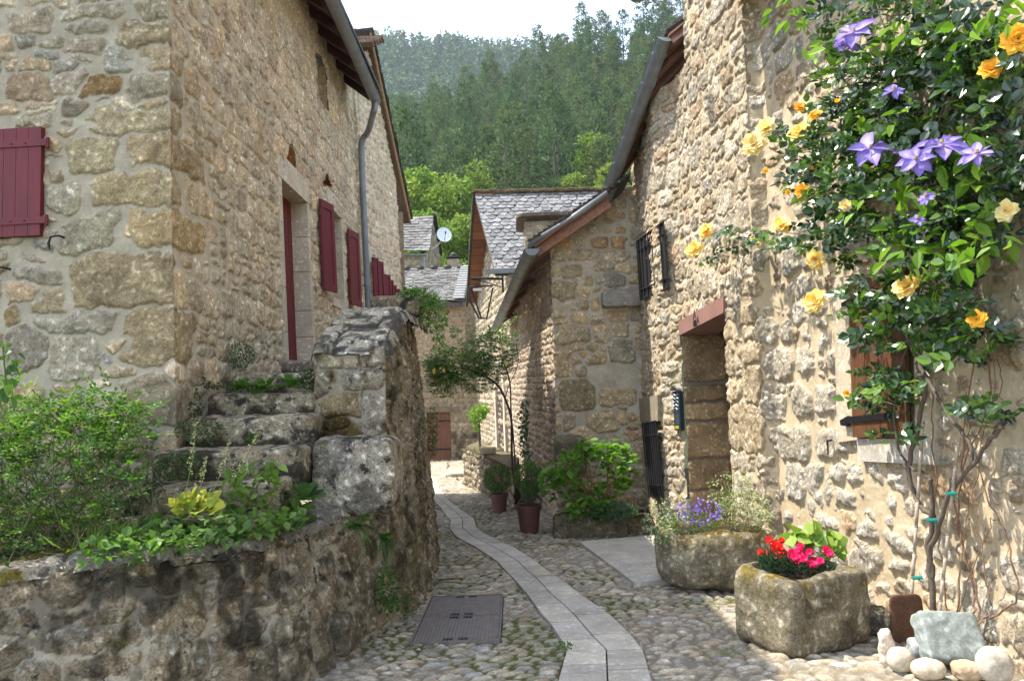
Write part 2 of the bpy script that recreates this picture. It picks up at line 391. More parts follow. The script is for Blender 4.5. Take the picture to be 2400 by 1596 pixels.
# ---------------------------------------------------------------- leaves
LEAF8 = np.array([(0, 0, 0), (.30, .18, .05), (.5, .48, .10), (.30, .8, .03), (0, 1.05, -.08), (-.30, .8, .03), (-.5, .48, .10), (-.30, .18, .05), (0, .5, -.03)])
LT8 = [(8, i, (i+1) % 8) for i in range(8)]
LEAF4 = np.array([(0, 0, 0), (.5, .5, .08), (0, 1, -.05), (-.5, .5, .08)])
LT4 = [(0, 1, 2, 3)]
def leaves(P, D, N, size, asp, cols, kind=8):
    """P base (n,3), D direction, N normal"""
    D = D/np.linalg.norm(D, axis=1)[:, None]; X = np.cross(D, N); X /= np.linalg.norm(X, axis=1)[:, None]+1e-9; Z = np.cross(X, D)
    T = LEAF8 if kind == 8 else LEAF4
    size = np.asarray(size).reshape(-1, 1, 1) if np.ndim(size) else size
    V = P[:, None, :]+size*(T[None, :, 0:1]*asp*X[:, None, :]+T[None, :, 1:2]*D[:, None, :]+T[None, :, 2:3]*Z[:, None, :])
    k = len(T); n = len(P); base = (np.arange(n)*k)[:, None, None]
    F_ = (np.array(LT8 if kind == 8 else LT4)[None]+base).reshape(-1, 3 if kind == 8 else 4)
    c = np.repeat(cols, k, axis=0)
    return V.reshape(-1, 3), F_, c
def rdir(rs, n):
    v = rs.normal(size=(n, 3)); return v/np.linalg.norm(v, axis=1)[:, None]
def leaf_cols(rs, n, pal, var=.2):
    pal = np.array(pal); c = pal[rs.randint(len(pal), size=n)]; return c*(1+rs.uniform(-var, var, (n, 1)))
def foliage(name, P, rs, size, pal, mat, parent=None, asp=.6, up=.5, kind=8, droop=0, outc=None, var=.2, label=None, flat=1.):
    n = len(P); D = rdir(rs, n); D[:, 2] *= flat
    if outc is not None:
        o = P-np.array(outc); o /= np.linalg.norm(o, axis=1)[:, None]+1e-9; D = D*.7+o
    D[:, 2] -= droop
    N = rdir(rs, n)*(1-up); N[:, 2] += up
    sz = size*rs.uniform(.6, 1.25, n)
    V, F_, c = leaves(P, D, N, sz, asp, leaf_cols(rs, n, pal, var), kind)
    return mesh_obj(name, V, F_, mat, parent, c, False)
def ell(rs, n, c, r, shell=.5):
    d = rdir(rs, n); k = rs.rand(n)**(1/3.); k = k*(1-shell)+shell*(1-.25*rs.rand(n)**2)
    return np.array(c)+d*k[:, None]*np.array(r)
# ================================================================= GROUND
def grid_obj(name, xs, ys, zf, mat, colv, kind='structure', parent=None):
    X, Y = np.meshgrid(xs, ys); Z = zf(X, Y); I = np.arange(X.size).reshape(X.shape)
    q = np.stack([I[:-1, :-1], I[:-1, 1:], I[1:, 1:], I[1:, :-1]], -1).reshape(-1, 4)
    o = mesh_obj(name, np.stack([X, Y, Z], -1).reshape(-1, 3), q, mat, parent, colv(X, Y).reshape(-1, 3))
    if kind: o['kind'] = kind
    return o
# wide terrain to the horizon, a little under the street
def terr(X, Y):
    z = np.where(Y < 45, gz(Y)-.22, gz(45)-.22)
    return z
grid_obj('ground', np.concatenate([np.linspace(-900, -40, 12), np.linspace(-30, 30, 25), np.linspace(40, 900, 12)]),
         np.concatenate([np.linspace(-200, -10, 8), np.linspace(-5, 45, 30), np.linspace(60, 1500, 14)]), terr, M_soil,
         lambda X, Y: np.stack([.06+0*X, .07+0*X, .035+0*X], -1))
# central paving strip: photo pixels -> ground
Z2 = lambda x, y: (700+x/2.614, 996+y/2.614)
strip = [(1568, 1585, 1893, 2168), (1372, 1642, 1885, 2112), (1290, 1592, 1802, 2045), (1222, 1548, 1742, 1978), (1160, 1492, 1690, 1912), (1085, 1435, 1610, 1805), (1030, 1396, 1545, 1722), (940, 1318, 1462, 1612),
         (890, 1268, 1402, 1528), (830, 1212, 1342, 1452), (750, 1092, 1205, 1328), (680, 962, 1066, 1172), (630, 925, 1006, 1092), (570, 930, 1002, 1076), (515, 884, 942, 990), (440, 800, 850, 900), (335, 735, 775, 828)]
H_S = .022
SL = np.array([on_g(*Z2(a, y), H_S) for y, a, b, c in strip]); SM = np.array([on_g(*Z2(b, y), H_S) for y, a, b, c in strip]); SR = np.array([on_g(*Z2(c, y), H_S) for y, a, b, c in strip])
ext = SL[0]+(SL[0]-SL[1])*2.2; extm = SM[0]+(SM[0]-SM[1])*2.2; extr = SR[0]+(SR[0]-SR[1])*2.2
def sx(arr, y): o = np.argsort(arr[:, 1]); return np.interp(y, arr[o, 1], arr[o, 0])
MH = [on_g(*Z2(x, y)) for x, y in ((700, 1352), (1235, 1338), (1237, 1055), (815, 1068))]
mx0, mx1 = np.mean([MH[0][0], MH[3][0]]), np.mean([MH[1][0], MH[2][0]]); my0, my1 = np.mean([MH[0][1], MH[1][1]]), np.mean([MH[2][1], MH[3][1]])
print('manhole', mx0, mx1, my0, my1)
def strip_in(X, Y, pad=0):
    return (X > sx(SL, Y)-pad) & (X < sx(SR, Y)+pad) & (Y < SL[-1, 1]) & (Y > SL[0, 1]-2)
PAL_C = [tuple(1.3*(.62*v+.38*g_) for v, g_ in zip(c, (.262, .24, .198))) for c in [(.27, .24, .19), (.22, .20, .165), (.33, .29, .22), (.25, .24, .22), (.36, .32, .25), (.19, .18, .16), (.30, .23, .16), (.24, .25, .26), (.40, .36, .30)]]
def street(name, x0, x1, y0, y1, res, hh, asp, seed, pa, dsp, label=None):
    rs = np.random.RandomState(seed)
    xs = np.arange(x0, x1, res); ys = np.arange(y0, y1, res)
    st = courses(x0-.2, x1+.2, y0-.1, y1+.1, hh, asp, rs, PAL_C, split=.12, p=(2.2, 3.2), gap=.003, fill=1.06)
    bend = lambda X: .10*np.sin(X*1.7)+.05*np.sin(X*4.1+1)
    def pf(X, Y):
        Yb = Y+bend(X)
        P = np.stack([X, Yb, gz(Yb)], -1); N = np.zeros(P.shape); N[..., 2] = 1; return P, N
    def cf(X, Y, P, col, m, edge):
        Yb = P[..., 1]
        ins = strip_in(X, Yb, .004) | ((X > mx0-.01) & (X < mx1+.01) & (Yb > my0-.01) & (Yb < my1+.01))
        P[..., 2] = np.where(ins, gz(Yb)-.05, P[..., 2])
        ms = sst(.15, .45, fbm(X*1.6, Y*1.6, 4, 61)+.25*(1-m)+.25*np.exp(-np.abs(X+.75)*1.6)-.1*np.abs(X-.2))*(1-m*.72)
        g = np.array([.075, .085, .02])
        return col*(1-ms[..., None])+g*ms[..., None]
    return masonry(name, pf, xs, ys, st, M_cob, None, disp=dsp, soft=.010, mortar=(.19, .165, .125), warp=.03, seed=seed, joint=.003, rough=.005, crag=.003, colf=cf, mrough=.004, wsc=9)
o = street('street_cobbles', -2.6, 4.2, 2.6, 8.2, .0115, (.046, .082), (1.2, 3.0), 3, 0, .023); o['kind'] = 'structure'
o = street('street_cobbles', -3.6, 3.2, 8.05, 14.2, .020, (.055, .085), (1.2, 2.5), 4, 0, .02); o['kind'] = 'structure'
o = street('street_cobbles', -6, 3., 14.0, 31., .045, (.12, .17), (1.1, 2.0), 5, 0, .03); o['kind'] = 'structure'
# pavers
mb = MB(); rs = np.random.RandomState(21)
def paver(a, b, c, d, col):
    rim = .004   # corners on ground plane, drop a rim
    P = np.array([a, b, c, d]); ctr = P.mean(0); inn = P+(ctr-P)/np.linalg.norm(ctr-P, axis=1)[:, None]*rim
    top = inn.copy(); low = P-(P-ctr)/np.linalg.norm(ctr-P, axis=1)[:, None]*.004; low[:, 2] -= .006; bot = low.copy(); bot[:, 2] -= .05
    mb.add(np.concatenate([top, low, bot]), [(0, 1, 2, 3)]+[(i, i+4, (i+1) % 4+4, (i+1) % 4) for i in range(4)]+[(i+4, i+8, (i+1) % 4+8, (i+1) % 4+4) for i in range(4)], col=col)
yy0, yy1 = ext[1], SL[-1, 1]
for side in (0, 1):
    y = yy0+side*.17
    A_, B_ = (SL, SM) if side == 0 else (SM, SR)
    A2 = np.vstack([[ext if side == 0 else extm], A_]); B2 = np.vstack([[extm if side == 0 else extr], B_])
    while y < yy1:
        L = rs.uniform(.38, .62)
        y2 = min(y+L, yy1); g = .006
        ks = [y+g, y2-g] if y < 7 else [y+g, y2-g]
        n = max(1, int((y2-y)/.07)); yyk = np.linspace(y+g, y2-g, n+1)
        cc = np.array((.47, .452, .415))*rs.uniform(.84, 1.1)*np.array([1, rs.uniform(.97, 1.0), rs.uniform(.93, 1)])
        for k in range(n):
            q = []
            for arr, yv, sg in ((A2, yyk[k], 1), (B2, yyk[k], -1), (B2, yyk[k+1], -1), (A2, yyk[k+1], 1)):
                x = sx(arr, yv)+sg*(.0015); q.append((x, yv, H_S-GS*yv))
            paver(*q, cc)
        y = y2
o = mb.build('paving_strip', M_pave); o['kind'] = 'structure'
# manhole cover, two ribbed panels
t = thing('manhole_cover', ((mx0+mx1)/2, my0, gz(my0)), 'rusty ribbed cast iron access cover of two panels set in the cobbles', 'manhole cover')
M_rust = mat_plain('rusty_iron', (.16, .135, .115), .7, metal=.1, nz=(.7, 1.25, 14), bump=.3)
def hz(y, h): return -GS*y+h
fm = MB()
for (a, b, c_, d) in ((mx0-.012, mx1+.012, my0-.012, my0), (mx0-.012, mx1+.012, my1, my1+.012), (mx0-.012, mx0, my0, my1), (mx1, mx1+.012, my0, my1)):
    fm.hexa([(a, c_, hz(c_, .03)), (b, c_, hz(c_, .03)), (b, d, hz(d, .03)), (a, d, hz(d, .03)), (a, c_, hz(c_, -.05)), (b, c_, hz(c_, -.05)), (b, d, hz(d, -.05)), (a, d, hz(d, -.05))])
fm.build('frame', M_rust, t)
ym = (my0+my1)/2
for k, (ya, yb) in enumerate(((my0+.004, ym-.004), (ym+.004, my1-.004))):
    pm = MB(); pm.hexa([(mx0+.004, ya, hz(ya, .022)), (mx1-.004, ya, hz(ya, .022)), (mx1-.004, yb, hz(yb, .022)), (mx0+.004, yb, hz(yb, .022)),
                       (mx0+.004, ya, hz(ya, -.03)), (mx1-.004, ya, hz(ya, -.03)), (mx1-.004, yb, hz(yb, -.03)), (mx0+.004, yb, hz(yb, -.03))])
    nx = 22
    for i in range(nx):
        xa = mx0+.012+(mx1-mx0-.024)*i/nx; xb = xa+(mx1-mx0)/nx*.5
        pm.hexa([(xa, ya+.01, hz(ya, .027)), (xb, ya+.01, hz(ya, .027)), (xb, yb-.01, hz(yb, .027)), (xa, yb-.01, hz(yb, .027)),
                 (xa, ya+.01, hz(ya, .02)), (xb, ya+.01, hz(ya, .02)), (xb, yb-.01, hz(yb, .02)), (xa, yb-.01, hz(yb, .02))])
    o = pm.build('panel', M_rust, t)
    for sxx in (-1, 1):
        for yv in ((ym-.05, ym+.05)[k], (my0+.05, my1-.05)[k]):
            sm = MB(); xc = (mx0+mx1)/2+sxx*.055
            sm.hexa([(xc-.035, yv-.012, hz(yv, .0335)), (xc+.035, yv-.012, hz(yv, .0335)), (xc+.035, yv+.012, hz(yv, .0335)), (xc-.035, yv+.012, hz(yv, .0335)),
                     (xc-.035, yv-.012, hz(yv, .02)), (xc+.035, yv-.012, hz(yv, .02)), (xc+.035, yv+.012, hz(yv, .02)), (xc-.035, yv+.012, hz(yv, .02))])
            sm.build('lift_slot', M_dark, o)
# ================================================================= LEFT HOUSE
LH = Path([(-7.2, 6.13), (-2.5, 5.8), (-2.655, 14.2)], batter=.022, r=.10, z0=1.5)
UC = LH.u[1]
lh = thing('stone_house', (-2.5, 5.8, gz(5.8)), 'tall beige rubble house at left with oxblood door, shutters and grey gutter', 'house', 'stone houses along the alley')
def seg(i, px, py): return LH.seg(i, px, py)
dn, _ = seg(1, 672, 640); df, _ = seg(1, 730, 640); _, dtop = seg(1, 730, 478); _, dbot = seg(1, 716, 848)
wn, _ = seg(1, 783, 600); wf, _ = seg(1, 808, 600)
_, wt = seg(1, 795, 500); _, wb = seg(1, 797, 703)
print('door', dn-UC, df-UC, dtop, dbot, 'win', wn-UC, wf-UC, wt, wb)
def q0(px0, py0, px1, py1, p=4.5, c=None, dep=1.3):
    """explicit facade stone from photo pixels (2400)"""
    a = LH.seg(0, px0, (py0+py1)/2); b = LH.seg(0, px1, (py0+py1)/2); zt = LH.seg(0, (px0+px1)/2, py0)[1]; zb = LH.seg(0, (px0+px1)/2, py1)[1]
    return ((a[0]+b[0])/2, (zt+zb)/2, (b[0]-a[0])/2*1.07, (zt-zb)/2*1.08, 0, p, np.array(c or (.40, .33, .22))*1.2, dep*.8)
def q1(uc, px0, py0, px1, py1, wside, c=None, p=5, dep=1.4):
    """quoin wrapping the corner: from facade px0 to wside metres round the side"""
    a = LH.seg(0, px0, (py0+py1)/2)[0]; zt = LH.seg(0, px1, py0)[1]; zb = LH.seg(0, px1, py1)[1]; b = UC+wside
    return ((a+b)/2, (zt+zb)/2, (b-a)/2, (zt-zb)/2, 0, p, np.array(c or (.42, .33, .21))*1.22, dep*.8)
s_ = 1/2.614
ex = []
# quoins (zoom coordinates of the top-left crop, /2.614)
for (x0, y0, y1, ws, c) in ((775, -90, 75, .1, (.36, .32, .23)), (670, 95, 245, .25, (.38, .32, .22)), (805, 235, 405, .5, (.42, .34, .23)), (730, 425, 600, .3, (.36, .32, .24)), (480, 620, 815, .28, (.39, .33, .22)),
                       (755, 785, 1010, .75, (.42, .33, .215)), (530, 1030, 1240, .35, (.40, .33, .21)), (740, 1255, 1500, .72, (.44, .34, .20)),
                       (400, 1530, 1880, .12, (.38, .31, .20)), (735, 1885, 2255, .48, (.42, .34, .22)), (700, 2300, 2620, .35, (.30, .26, .19))):
    ex.append(q1(UC, x0*s_, y0*s_, 1000*s_, y1*s_, ws, c))
for (x0, y0, x1, y1, c) in ((395, 830, 690, 1045, (.36, .31, .20)), (340, 1300, 715, 1525, (.35, .32, .24)), (430, 460, 690, 590, (.27, .18, .09)), (255, 1120, 470, 1290, (.46, .42, .33)), (250, 1000, 370, 1130, (.42, .35, .24)),
                            (300, 2050, 630, 2340, (.45, .41, .33)), (0, 1640, 370, 1765, (.38, .35, .28)), (20, 2010, 270, 2250, (.30, .27, .22)), (190, 1780, 410, 1920, (.44, .37, .25)), (0, 1870, 105, 1985, (.38, .28, .15)),
                            (235, 1900, 740, 2030, (.40, .37, .30)), (0, 700, 360, 770, (.42, .38, .28)), (160, 1460, 300, 1540, (.34, .32, .27)), (210, 180, 440, 255, (.34, .31, .24)), (605, 275, 770, 440, (.36, .35, .30)),
                            (300, 330, 415, 480, (.34, .32, .27)), (340, 10, 740, 110, (.38, .34, .26)), (380, 270, 530, 350, (.39, .36, .28)), (185, 255, 340, 330, (.30, .30, .27)), (370, 110, 655, 215, (.36, .33, .26)), (40, 175, 190, 260, (.33, .31, .27)), (620, 2080, 690, 2240, (.38, .38, .36))):
    ex.append(q0(x0*s_, y0*s_, x1*s_, y1*s_, c=c))
rs = np.random.RandomState(101)
PAL_S = [tuple(1.2*(.76*v+.24*g_) for v, g_ in zip(c, (.53, .50, .44))) for c in [(.64, .55, .40), (.62, .53, .38), (.60, .49, .33), (.55, .48, .36), (.68, .60, .45), (.62, .48, .30), (.60, .47, .34)]]
st1 = courses(1.5, UC-.02, .3, 7.4, (.11, .22), (1.0, 2.4), rs, PAL_L, ex, split=.35, p=(2.4, 4.5), gap=.008, fill=1.22)
st2 = courses(UC+.05, 12.8, .3, 7.4, (.16, .30), (.8, 1.7), rs, PAL_S, ex, split=.34, p=(2.3, 4.5), gap=.010, fill=1.2)
stL = ex+[s for s in st1 if s[0] < UC-.08 and s not in ex]
stL = ex+[s for s in st1[len(ex):] if s[0] < UC-.05]+[s for s in st2[len(ex):]]
# relieving triangles + small attic niche on the side
tri = []
for (bx0, bx1, by, tx_, ty_) in ((677, 709, 392, 695, 326), (764, 792, 431, 779, 404)):
    a = seg(1, bx0, by); b = seg(1, bx1, by+ (8 if bx0 < 700 else 6)); c_ = seg(1, tx_, ty_); tri.append((a, b, c_))
na0, na_z0 = seg(1, 760, 250); na1, _ = seg(1, 783, 250); _, na_z1 = seg(1, 770, 150)
niche = (na0, na1, seg(1, 772, 245)[1], na_z1)
def keepL(U, V):
    k = np.ones(U.shape, bool)
    k &= ~((U > dn-.05) & (U < df+.05) & (V > dbot-.1) & (V < dtop+.05))
    k &= ~((U > wn-.05) & (U < wf+.05) & (V > wb-.03) & (V < wt+.03))
    k &= ~((U > niche[0]) & (U < niche[1]) & (V > niche[2]) & (V < niche[3]+.12*(1-((U-(niche[0]+niche[1])/2)/((niche[1]-niche[0])/2))**2)))
    for a, b, c_ in tri:
        f = (V-a[1])/(c_[1]-a[1]); k &= ~((f > 0) & (f < 1) & (U > a[0]+(c_[0]-a[0])*f) & (U < b[0]+(c_[0]-b[0])*f))
    return k
UE = seg(1, 860, 450)[0]+.03; PE = LH.pt(UE, 1.5); print('left wall end', PE)
us = np.concatenate([np.arange(1.5, UC-.12, .011), np.arange(UC-.12, UC+.12, .008), np.arange(UC+.12, UE, .021)])
def colL(X, Y, P, col, m, edge):
    # wall colour gets darker towards its foot
    d = sst(1.9, 1.2, Y+.25*fbm(X*2, Y*2, 3, 5))*(X < UC+4)
    fr = ((1-m)*(X < UC))[..., None]; col = col*(1-fr+fr*np.array([.80, .80, .80]))
    return col*(1-.35*d[..., None])
masonry('wall', LH.pos, us, np.arange(.4, 7.3, .0125), stL, M_wall, lh, disp=.020, soft=.009, crag=.013, mortar=(.52, .46, .345), warp=.06, seed=8, joint=.010, keep=keepL, rough=.011, colf=colL)
# gable above the facade, backs of openings
g = MB()
g.add([(-7.2, 6.2, 7.2), (-2.62, 5.95, 7.0), (-6.5, 6.2, 10.3), (-7.2, 6.2, 10.3)], [(0, 1, 2, 3)], col=(.4, .33, .24)); g.build('gable', M_wall, lh)
for a, b, c_ in tri:
    mb = MB()
    ins = -.10
    pa, pb, pc = [LH.pt(u, z, ins) for u, z in (a, b, c_)]; fa, fb, fc = [LH.pt(u, z, .005) for u, z in (a, b, c_)]
    mb.add([pa, pb, pc, fa, fb, fc], [(0, 1, 4, 3), (1, 2, 5, 4), (2, 0, 3, 5)], [(0, 1, 2)], col=(.55, .30, .13))
    mb.build('relieving_niche', M_wall, lh)
mb = MB(); wbox(mb, LH, niche[0]-.02, niche[1]+.02, niche[2]-.02, niche[3]+.15, -.12, -.2, (.48, .41, .29))
wbox(mb, LH, niche[1], niche[1]+.05, niche[2]-.02, niche[3]+.1, -.01, -.2, (.52, .44, .31)); wbox(mb, LH, niche[0]-.02, niche[1]+.02, niche[2]-.05, niche[2], 0, -.2, (.52, .44, .32))
mb.build('blind_window', M_wall, lh)
# door surround
CR = (.64, .585, .475)
def surround(name, a, b, z0, z1, jw, lw, dep, sill=True, parent=lh, lint=True, thr=0):
    mb = MB(); rs = np.random.RandomState(int(a*100) % 999)
    for (u0_, u1_) in ((a-jw, a), (b, b+jw)):
        z = z0
        while z < z1-.01:
            h = min(rs.uniform(.3, .55), z1-z)
            if z1-z-h < .15: h = z1-z
            e = rs.uniform(-.02, .05) if z+h < z1 else 0
            wbox(mb, LH, u0_-(e if u0_ < a-.01 else 0), u1_+(e if u0_ > a else 0), z+.004, z+h-.004, .018, -dep, np.array(CR)*rs.uniform(.85, 1.05)); z += h
    if lint: wbox(mb, LH, a-jw*1.1, b+jw*1.1, z1+.002, z1+lw, .022, -dep, np.array(CR)*.98)
    if sill: wbox(mb, LH, a-jw, b+jw, z0-.13, z0-.003, .03, -dep, np.array(CR)*.9)
    return mb.build(name, M_dress, parent)
surround('door_surround', dn, df, dbot, dtop, .13, .30, .42)
ddp = .20
mb = MB(); wbox(mb, LH, dn-.02, df+.02, dbot, dtop+.02, -ddp, -ddp-.05)
for k in range(7):
    u = dn+(df-dn)*(k+.5)/7; wbox(mb, LH, u-(df-dn)/14+.006, u+(df-dn)/14-.006, dbot, dtop, -ddp+.004, -ddp-.01)
door = mb.build('door', M_red, lh)
mb = MB(); ub = dn+.34; mb.tube([LH.pt(ub, dbot+1.05, -ddp+.05), LH.pt(ub, dtop-.03, -ddp+.05)], .014, 8)
for z in (dbot+1.1, dbot+1.75): mb.tube([LH.pt(ub-.05, z, -ddp+.03), LH.pt(ub+.05, z, -ddp+.05)], .016, 6)
mb.build('iron_bar', M_iron, door)
surround('window_surround', wn, wf, wb, wt, .14, .27, .38)
mb = MB(); wbox(mb, LH, wn-.02, wf+.02, wb, wt+.02, -.24, -.27); mb.build('window_pane', M_dark, lh)
# threshold stone of the door
mb = MB(); radd(mb, LH.pt((dn+df)/2, dbot-.09, .12), (.5, df-dn+.5, .16), k=6, amp=.05, seed=5, n=14, col=(.36, .34, .29)); mb.build('threshold', M_lich, lh)
def shutter(path, parent, ua, ub, zb, zt, off, name='shutter', frame=True, tilt=0.0):
    mb = MB()
    def P(u, z, o): return path.pt(u, z, o)
    def bx(a, b, z0, z1, o1, o2):
        q = []
        for o_ in (o1, o2):
            for (u, z) in ((a, z0), (b, z0), (b, z1), (a, z1)):
                q.append(P(u, z, o_+tilt*(u-ua)/(ub-ua)))
        mb.hexa(q)
    bx(ua, ub, zb, zt, off+.018, off)
    fw_ = min(.09, (ub-ua)*.18)
    bx(ua, ua+fw_, zb, zt, off+.034, off+.016); bx(ub-fw_, ub, zb, zt, off+.034, off+.016)
    bx(ua+fw_, ub-fw_, zb, zb+fw_*1.4, off+.034, off+.016); bx(ua+fw_, ub-fw_, zt-fw_*1.4, zt, off+.034, off+.016)
    o = mb.build(name, M_red, parent)
    for z in (zb+.15*(zt-zb), zt-.15*(zt-zb)): h = MB(); h.tube([P(ua-.03, z-.04, off+.02), P(ua-.03, z+.04, off+.02)], .014, 6); h.build('hinge', M_red, o)
    return o
a_, zt_ = seg(1, 750, 466); b_, _ = seg(1, 782, 484); _, zb_ = seg(1, 750, 677); print('sh1', a_-UC, b_-UC, zb_, zt_)
shutter(LH, lh, a_, a_+.41, zb_, zt_, .04, tilt=.09)
a2, zt2 = seg(1, 815, 536); b2, _ = seg(1, 841, 550); _, zb2 = seg(1, 815, 712); print('sh2', a2-UC, b2-UC, zb2, zt2)
shutter(LH, lh, a2, a2+.45, zb2, zt2, .04, tilt=.09)
# facade shutter
fa, fzt = LH.seg(0, 99, 298); _, fzb = LH.seg(0, 99, 553)
mb = MB()
uu = fa-1.0; k = 0
while uu < fa-.001:
    wbox(mb, LH, uu+.0015, uu+.0985, fzb, fzt, .058, .012); uu += .1; k += 1
fs = mb.build('shutter', M_red, lh)
for zz in (fzb+.115, fzt-.125):
    mb = MB(); wbox(mb, LH, fa-1.0, fa+.045, zz-.026, zz+.026, .068, .052); mb.tube([LH.pt(fa+.045, zz-.04, .05), LH.pt(fa+.045, zz+.04, .05)], .014, 8)
    for kk in range(6): mb.lathe(LH.pt(fa-.12-.11*kk, zz, .07), [(.0, .006), (.008, .002), (.009, -.004)], 6)
    mb.build('strap_hinge', M_red, fs)
def hook(px, py, i=0, parent=lh):
    mb = MB(); u, z = LH.seg(i, px, py)
    mb.tube([LH.pt(u+.07, z, -.02), LH.pt(u+.03, z+.012, .05), LH.pt(u-.01, z, .08), LH.pt(u-.03, z-.05, .075), LH.pt(u-.02, z-.10, .075)], [.008, .008, .008, .012, .004], 6)
    return mb.build('shutter_hook', M_iron, parent)
hook(132, 558); hook(2, 632)
# eave: boards, rafters, slates, gutter
EZ = 6.62
yA, yB = 5.65, 13.45
def gx(y): return -2.15-.0185*(y-9)
mb = MB()
ns = 34
for k in range(ns):       # soffit boards
    ya = yA+(yB-yA)*k/ns; yb = yA+(yB-yA)*(k+1)/ns-.008
    c = np.array((.075, .030, .022))*random.uniform(.6, 1.3)
    mb.hexa([(gx(ya)-.06, ya, EZ+.09), (gx(yb)-.06, yb, EZ+.09), (-3.0, yb, EZ+.62), (-3.0, ya, EZ+.62), (gx(ya)-.06, ya, EZ+.12), (gx(yb)-.06, yb, EZ+.12), (-3.0, yb, EZ+.65), (-3.0, ya, EZ+.65)], c)
mb.build('soffit', M_dkwood, lh)
for k in range(13):
    y = yA+.15+(yB-yA-.3)*k/12; rm = MB()
    rm.hexa([(gx(y)-.10, y-.045, EZ-.03), (gx(y)-.10, y+.045, EZ-.03), (-2.9, y+.045, EZ+.42), (-2.9, y-.045, EZ+.42), (gx(y)-.08, y-.045, EZ+.10), (gx(y)-.08, y+.045, EZ+.10), (-2.9, y+.045, EZ+.57), (-2.9, y-.045, EZ+.57)], (.07, .028, .02))
    rm.build('rafter', M_dkwood, lh)
mb = MB()
for i in range(10):
    xa = gx(9)+.02-i*.42; za = EZ+.14+i*.30
    mb.hexa([(xa, yA-.05, za), (xa, yB, za), (xa-.55, yB, za+.38), (xa-.55, yA-.05, za+.38), (xa, yA-.05, za+.05), (xa, yB, za+.05), (xa-.55, yB, za+.43), (xa-.55, yA-.05, za+.43)], (.10, .10, .11))
mb.build('roof', M_slate, lh)
def gutter(mb, p0, p1, r=.075, n=10, th=.006, caps=True, bands=0, bandr=1.06):
    p0 = np.array(p0, float); p1 = np.array(p1, float); d = p1-p0; L = np.linalg.norm(d); d /= L
    side = np.cross(d, (0, 0, 1)); side /= np.linalg.norm(side); up = np.cross(side, d)
    a = np.linspace(math.pi, 2*math.pi, n+1)
    def ringp(p, rr): return [p+side*math.cos(t_)*rr+up*math.sin(t_)*rr for t_ in a]
    for rr in (r, r-th):
        V = ringp(p0, rr)+ringp(p1, rr); mb.add(V, [(i, i+1, n+2+i, n+1+i) for i in range(n)])
    for p in (p0, p1):
        if caps: V = ringp(p, r)+[p]; mb.add(V, None, [(i, i+1, n+1) for i in range(n)])
    for s in (-1, 1): mb.tube([p0+side*s*r, p1+side*s*r], .010, 6)
    for k in range(bands):
        p = p0+d*L*(k+.5)/bands
        V = ringp(p-d*.02, r*bandr)+ringp(p+d*.02, r*bandr); mb.add(V, [(i, i+1, n+2+i, n+1+i) for i in range(n)])
        V2 = ringp(p-d*.02, r*.98)+ringp(p+d*.02, r*.98); 
        mb.add(np.array(ringp(p-d*.02, r*bandr)+ringp(p-d*.02, r*.98)), [(i, i+1, n+2+i, n+1+i) for i in range(n)])
    return mb
mb = MB(); gutter(mb, (gx(yA), yA, EZ), (gx(yB)+.0, yB, EZ), .085, bands=9); mb.build('gutter', M_zinc, lh, smooth=False)
# downpipe
pe = np.array([gx(13.35), 13.32, EZ-.06]); wu, _ = seg(1, 862, 400)
px_ = lambda z: LH.pt(wu, z, .10)
zbend = seg(1, 858, 262)[1]
pts = [pe+(0, 0, .02), pe+(0, -.02, -.12), pe+np.array((-.02, -.05, -.20)), px_(6.24)+np.array((.16, -.08, .04)), px_(6.16)+np.array((.03, -.04, .03)), px_(6.0), px_(4.5), px_(3), px_(1.2)]
def smoothpts(P, it=2):
    P = [np.array(p, float) for p in P]
    for _ in range(it):
        Q = [P[0]]
        for a, b in zip(P[:-1], P[1:]): Q += [a*.75+b*.25, a*.25+b*.75]
        P = Q+[P[-1]]
    return P
mb = MB(); mb.tube(smoothpts(pts), .055, 14); mb.build('downpipe', M_zinc, lh, smooth=True)
for z in (5.0, 3.5):
    mb = MB(); mb.tube([px_(z-.02), px_(z+.02)], .063, 12); mb.tube([px_(z), LH.pt(wu, z, -.02)], .012, 6); mb.build('pipe_clip', M_zinc, lh)
# ================================================================= SECOND LEFT HOUSE (gable on the street)
G2 = Path([(PE[0]-.5, PE[1]-.02), (PE[0]+.005, PE[1]+.01), (-2.14, 17.3)], batter=.022, r=.03, z0=1.5)
h2 = thing('stone_house', (-2.5, 14, gz(14)), 'stone gabled house behind the grey downpipe, with several narrow oxblood shutters', 'house', 'stone houses along the alley')
def seg2(px, py): return G2.seg(1, px, py)
rdg = seg2(878, 118); vend = seg2(957, 520); print('gable2', rdg, vend)
def keep2(U, V):
    zt = np.where(U < rdg[0], rdg[1]-(rdg[0]-U)*.5, rdg[1]+(vend[1]-rdg[1])*(U-rdg[0])/(vend[0]-rdg[0]))
    return V < zt
uu_end = seg2(944, 600)[0]; print('uend', uu_end)
rs = np.random.RandomState(102)
st = courses(0, uu_end+.1, -.6, 9, (.12, .22), (.8, 1.9), rs, PAL_S, (), split=.3, gap=.018)
masonry('wall', G2.pos, np.arange(0, uu_end, .03), np.arange(-.6, 9.0, .022), st, M_wall, h2, disp=.025, soft=.015, mortar=(.58, .51, .38), warp=.05, seed=12, keep=keep2, rough=.012, joint=.010)
mb = MB()
e = G2.pt(uu_end, 0); mb.add([(e[0], e[1], -.7), (e[0]-4, e[1]+.4, -.7), (e[0]-4, e[1]+.4, 7), (e[0], e[1], vend[1]+.1)], [(0, 1, 2, 3)], col=(.36, .31, .235)); mb.build('rear_wall', M_wall, h2)
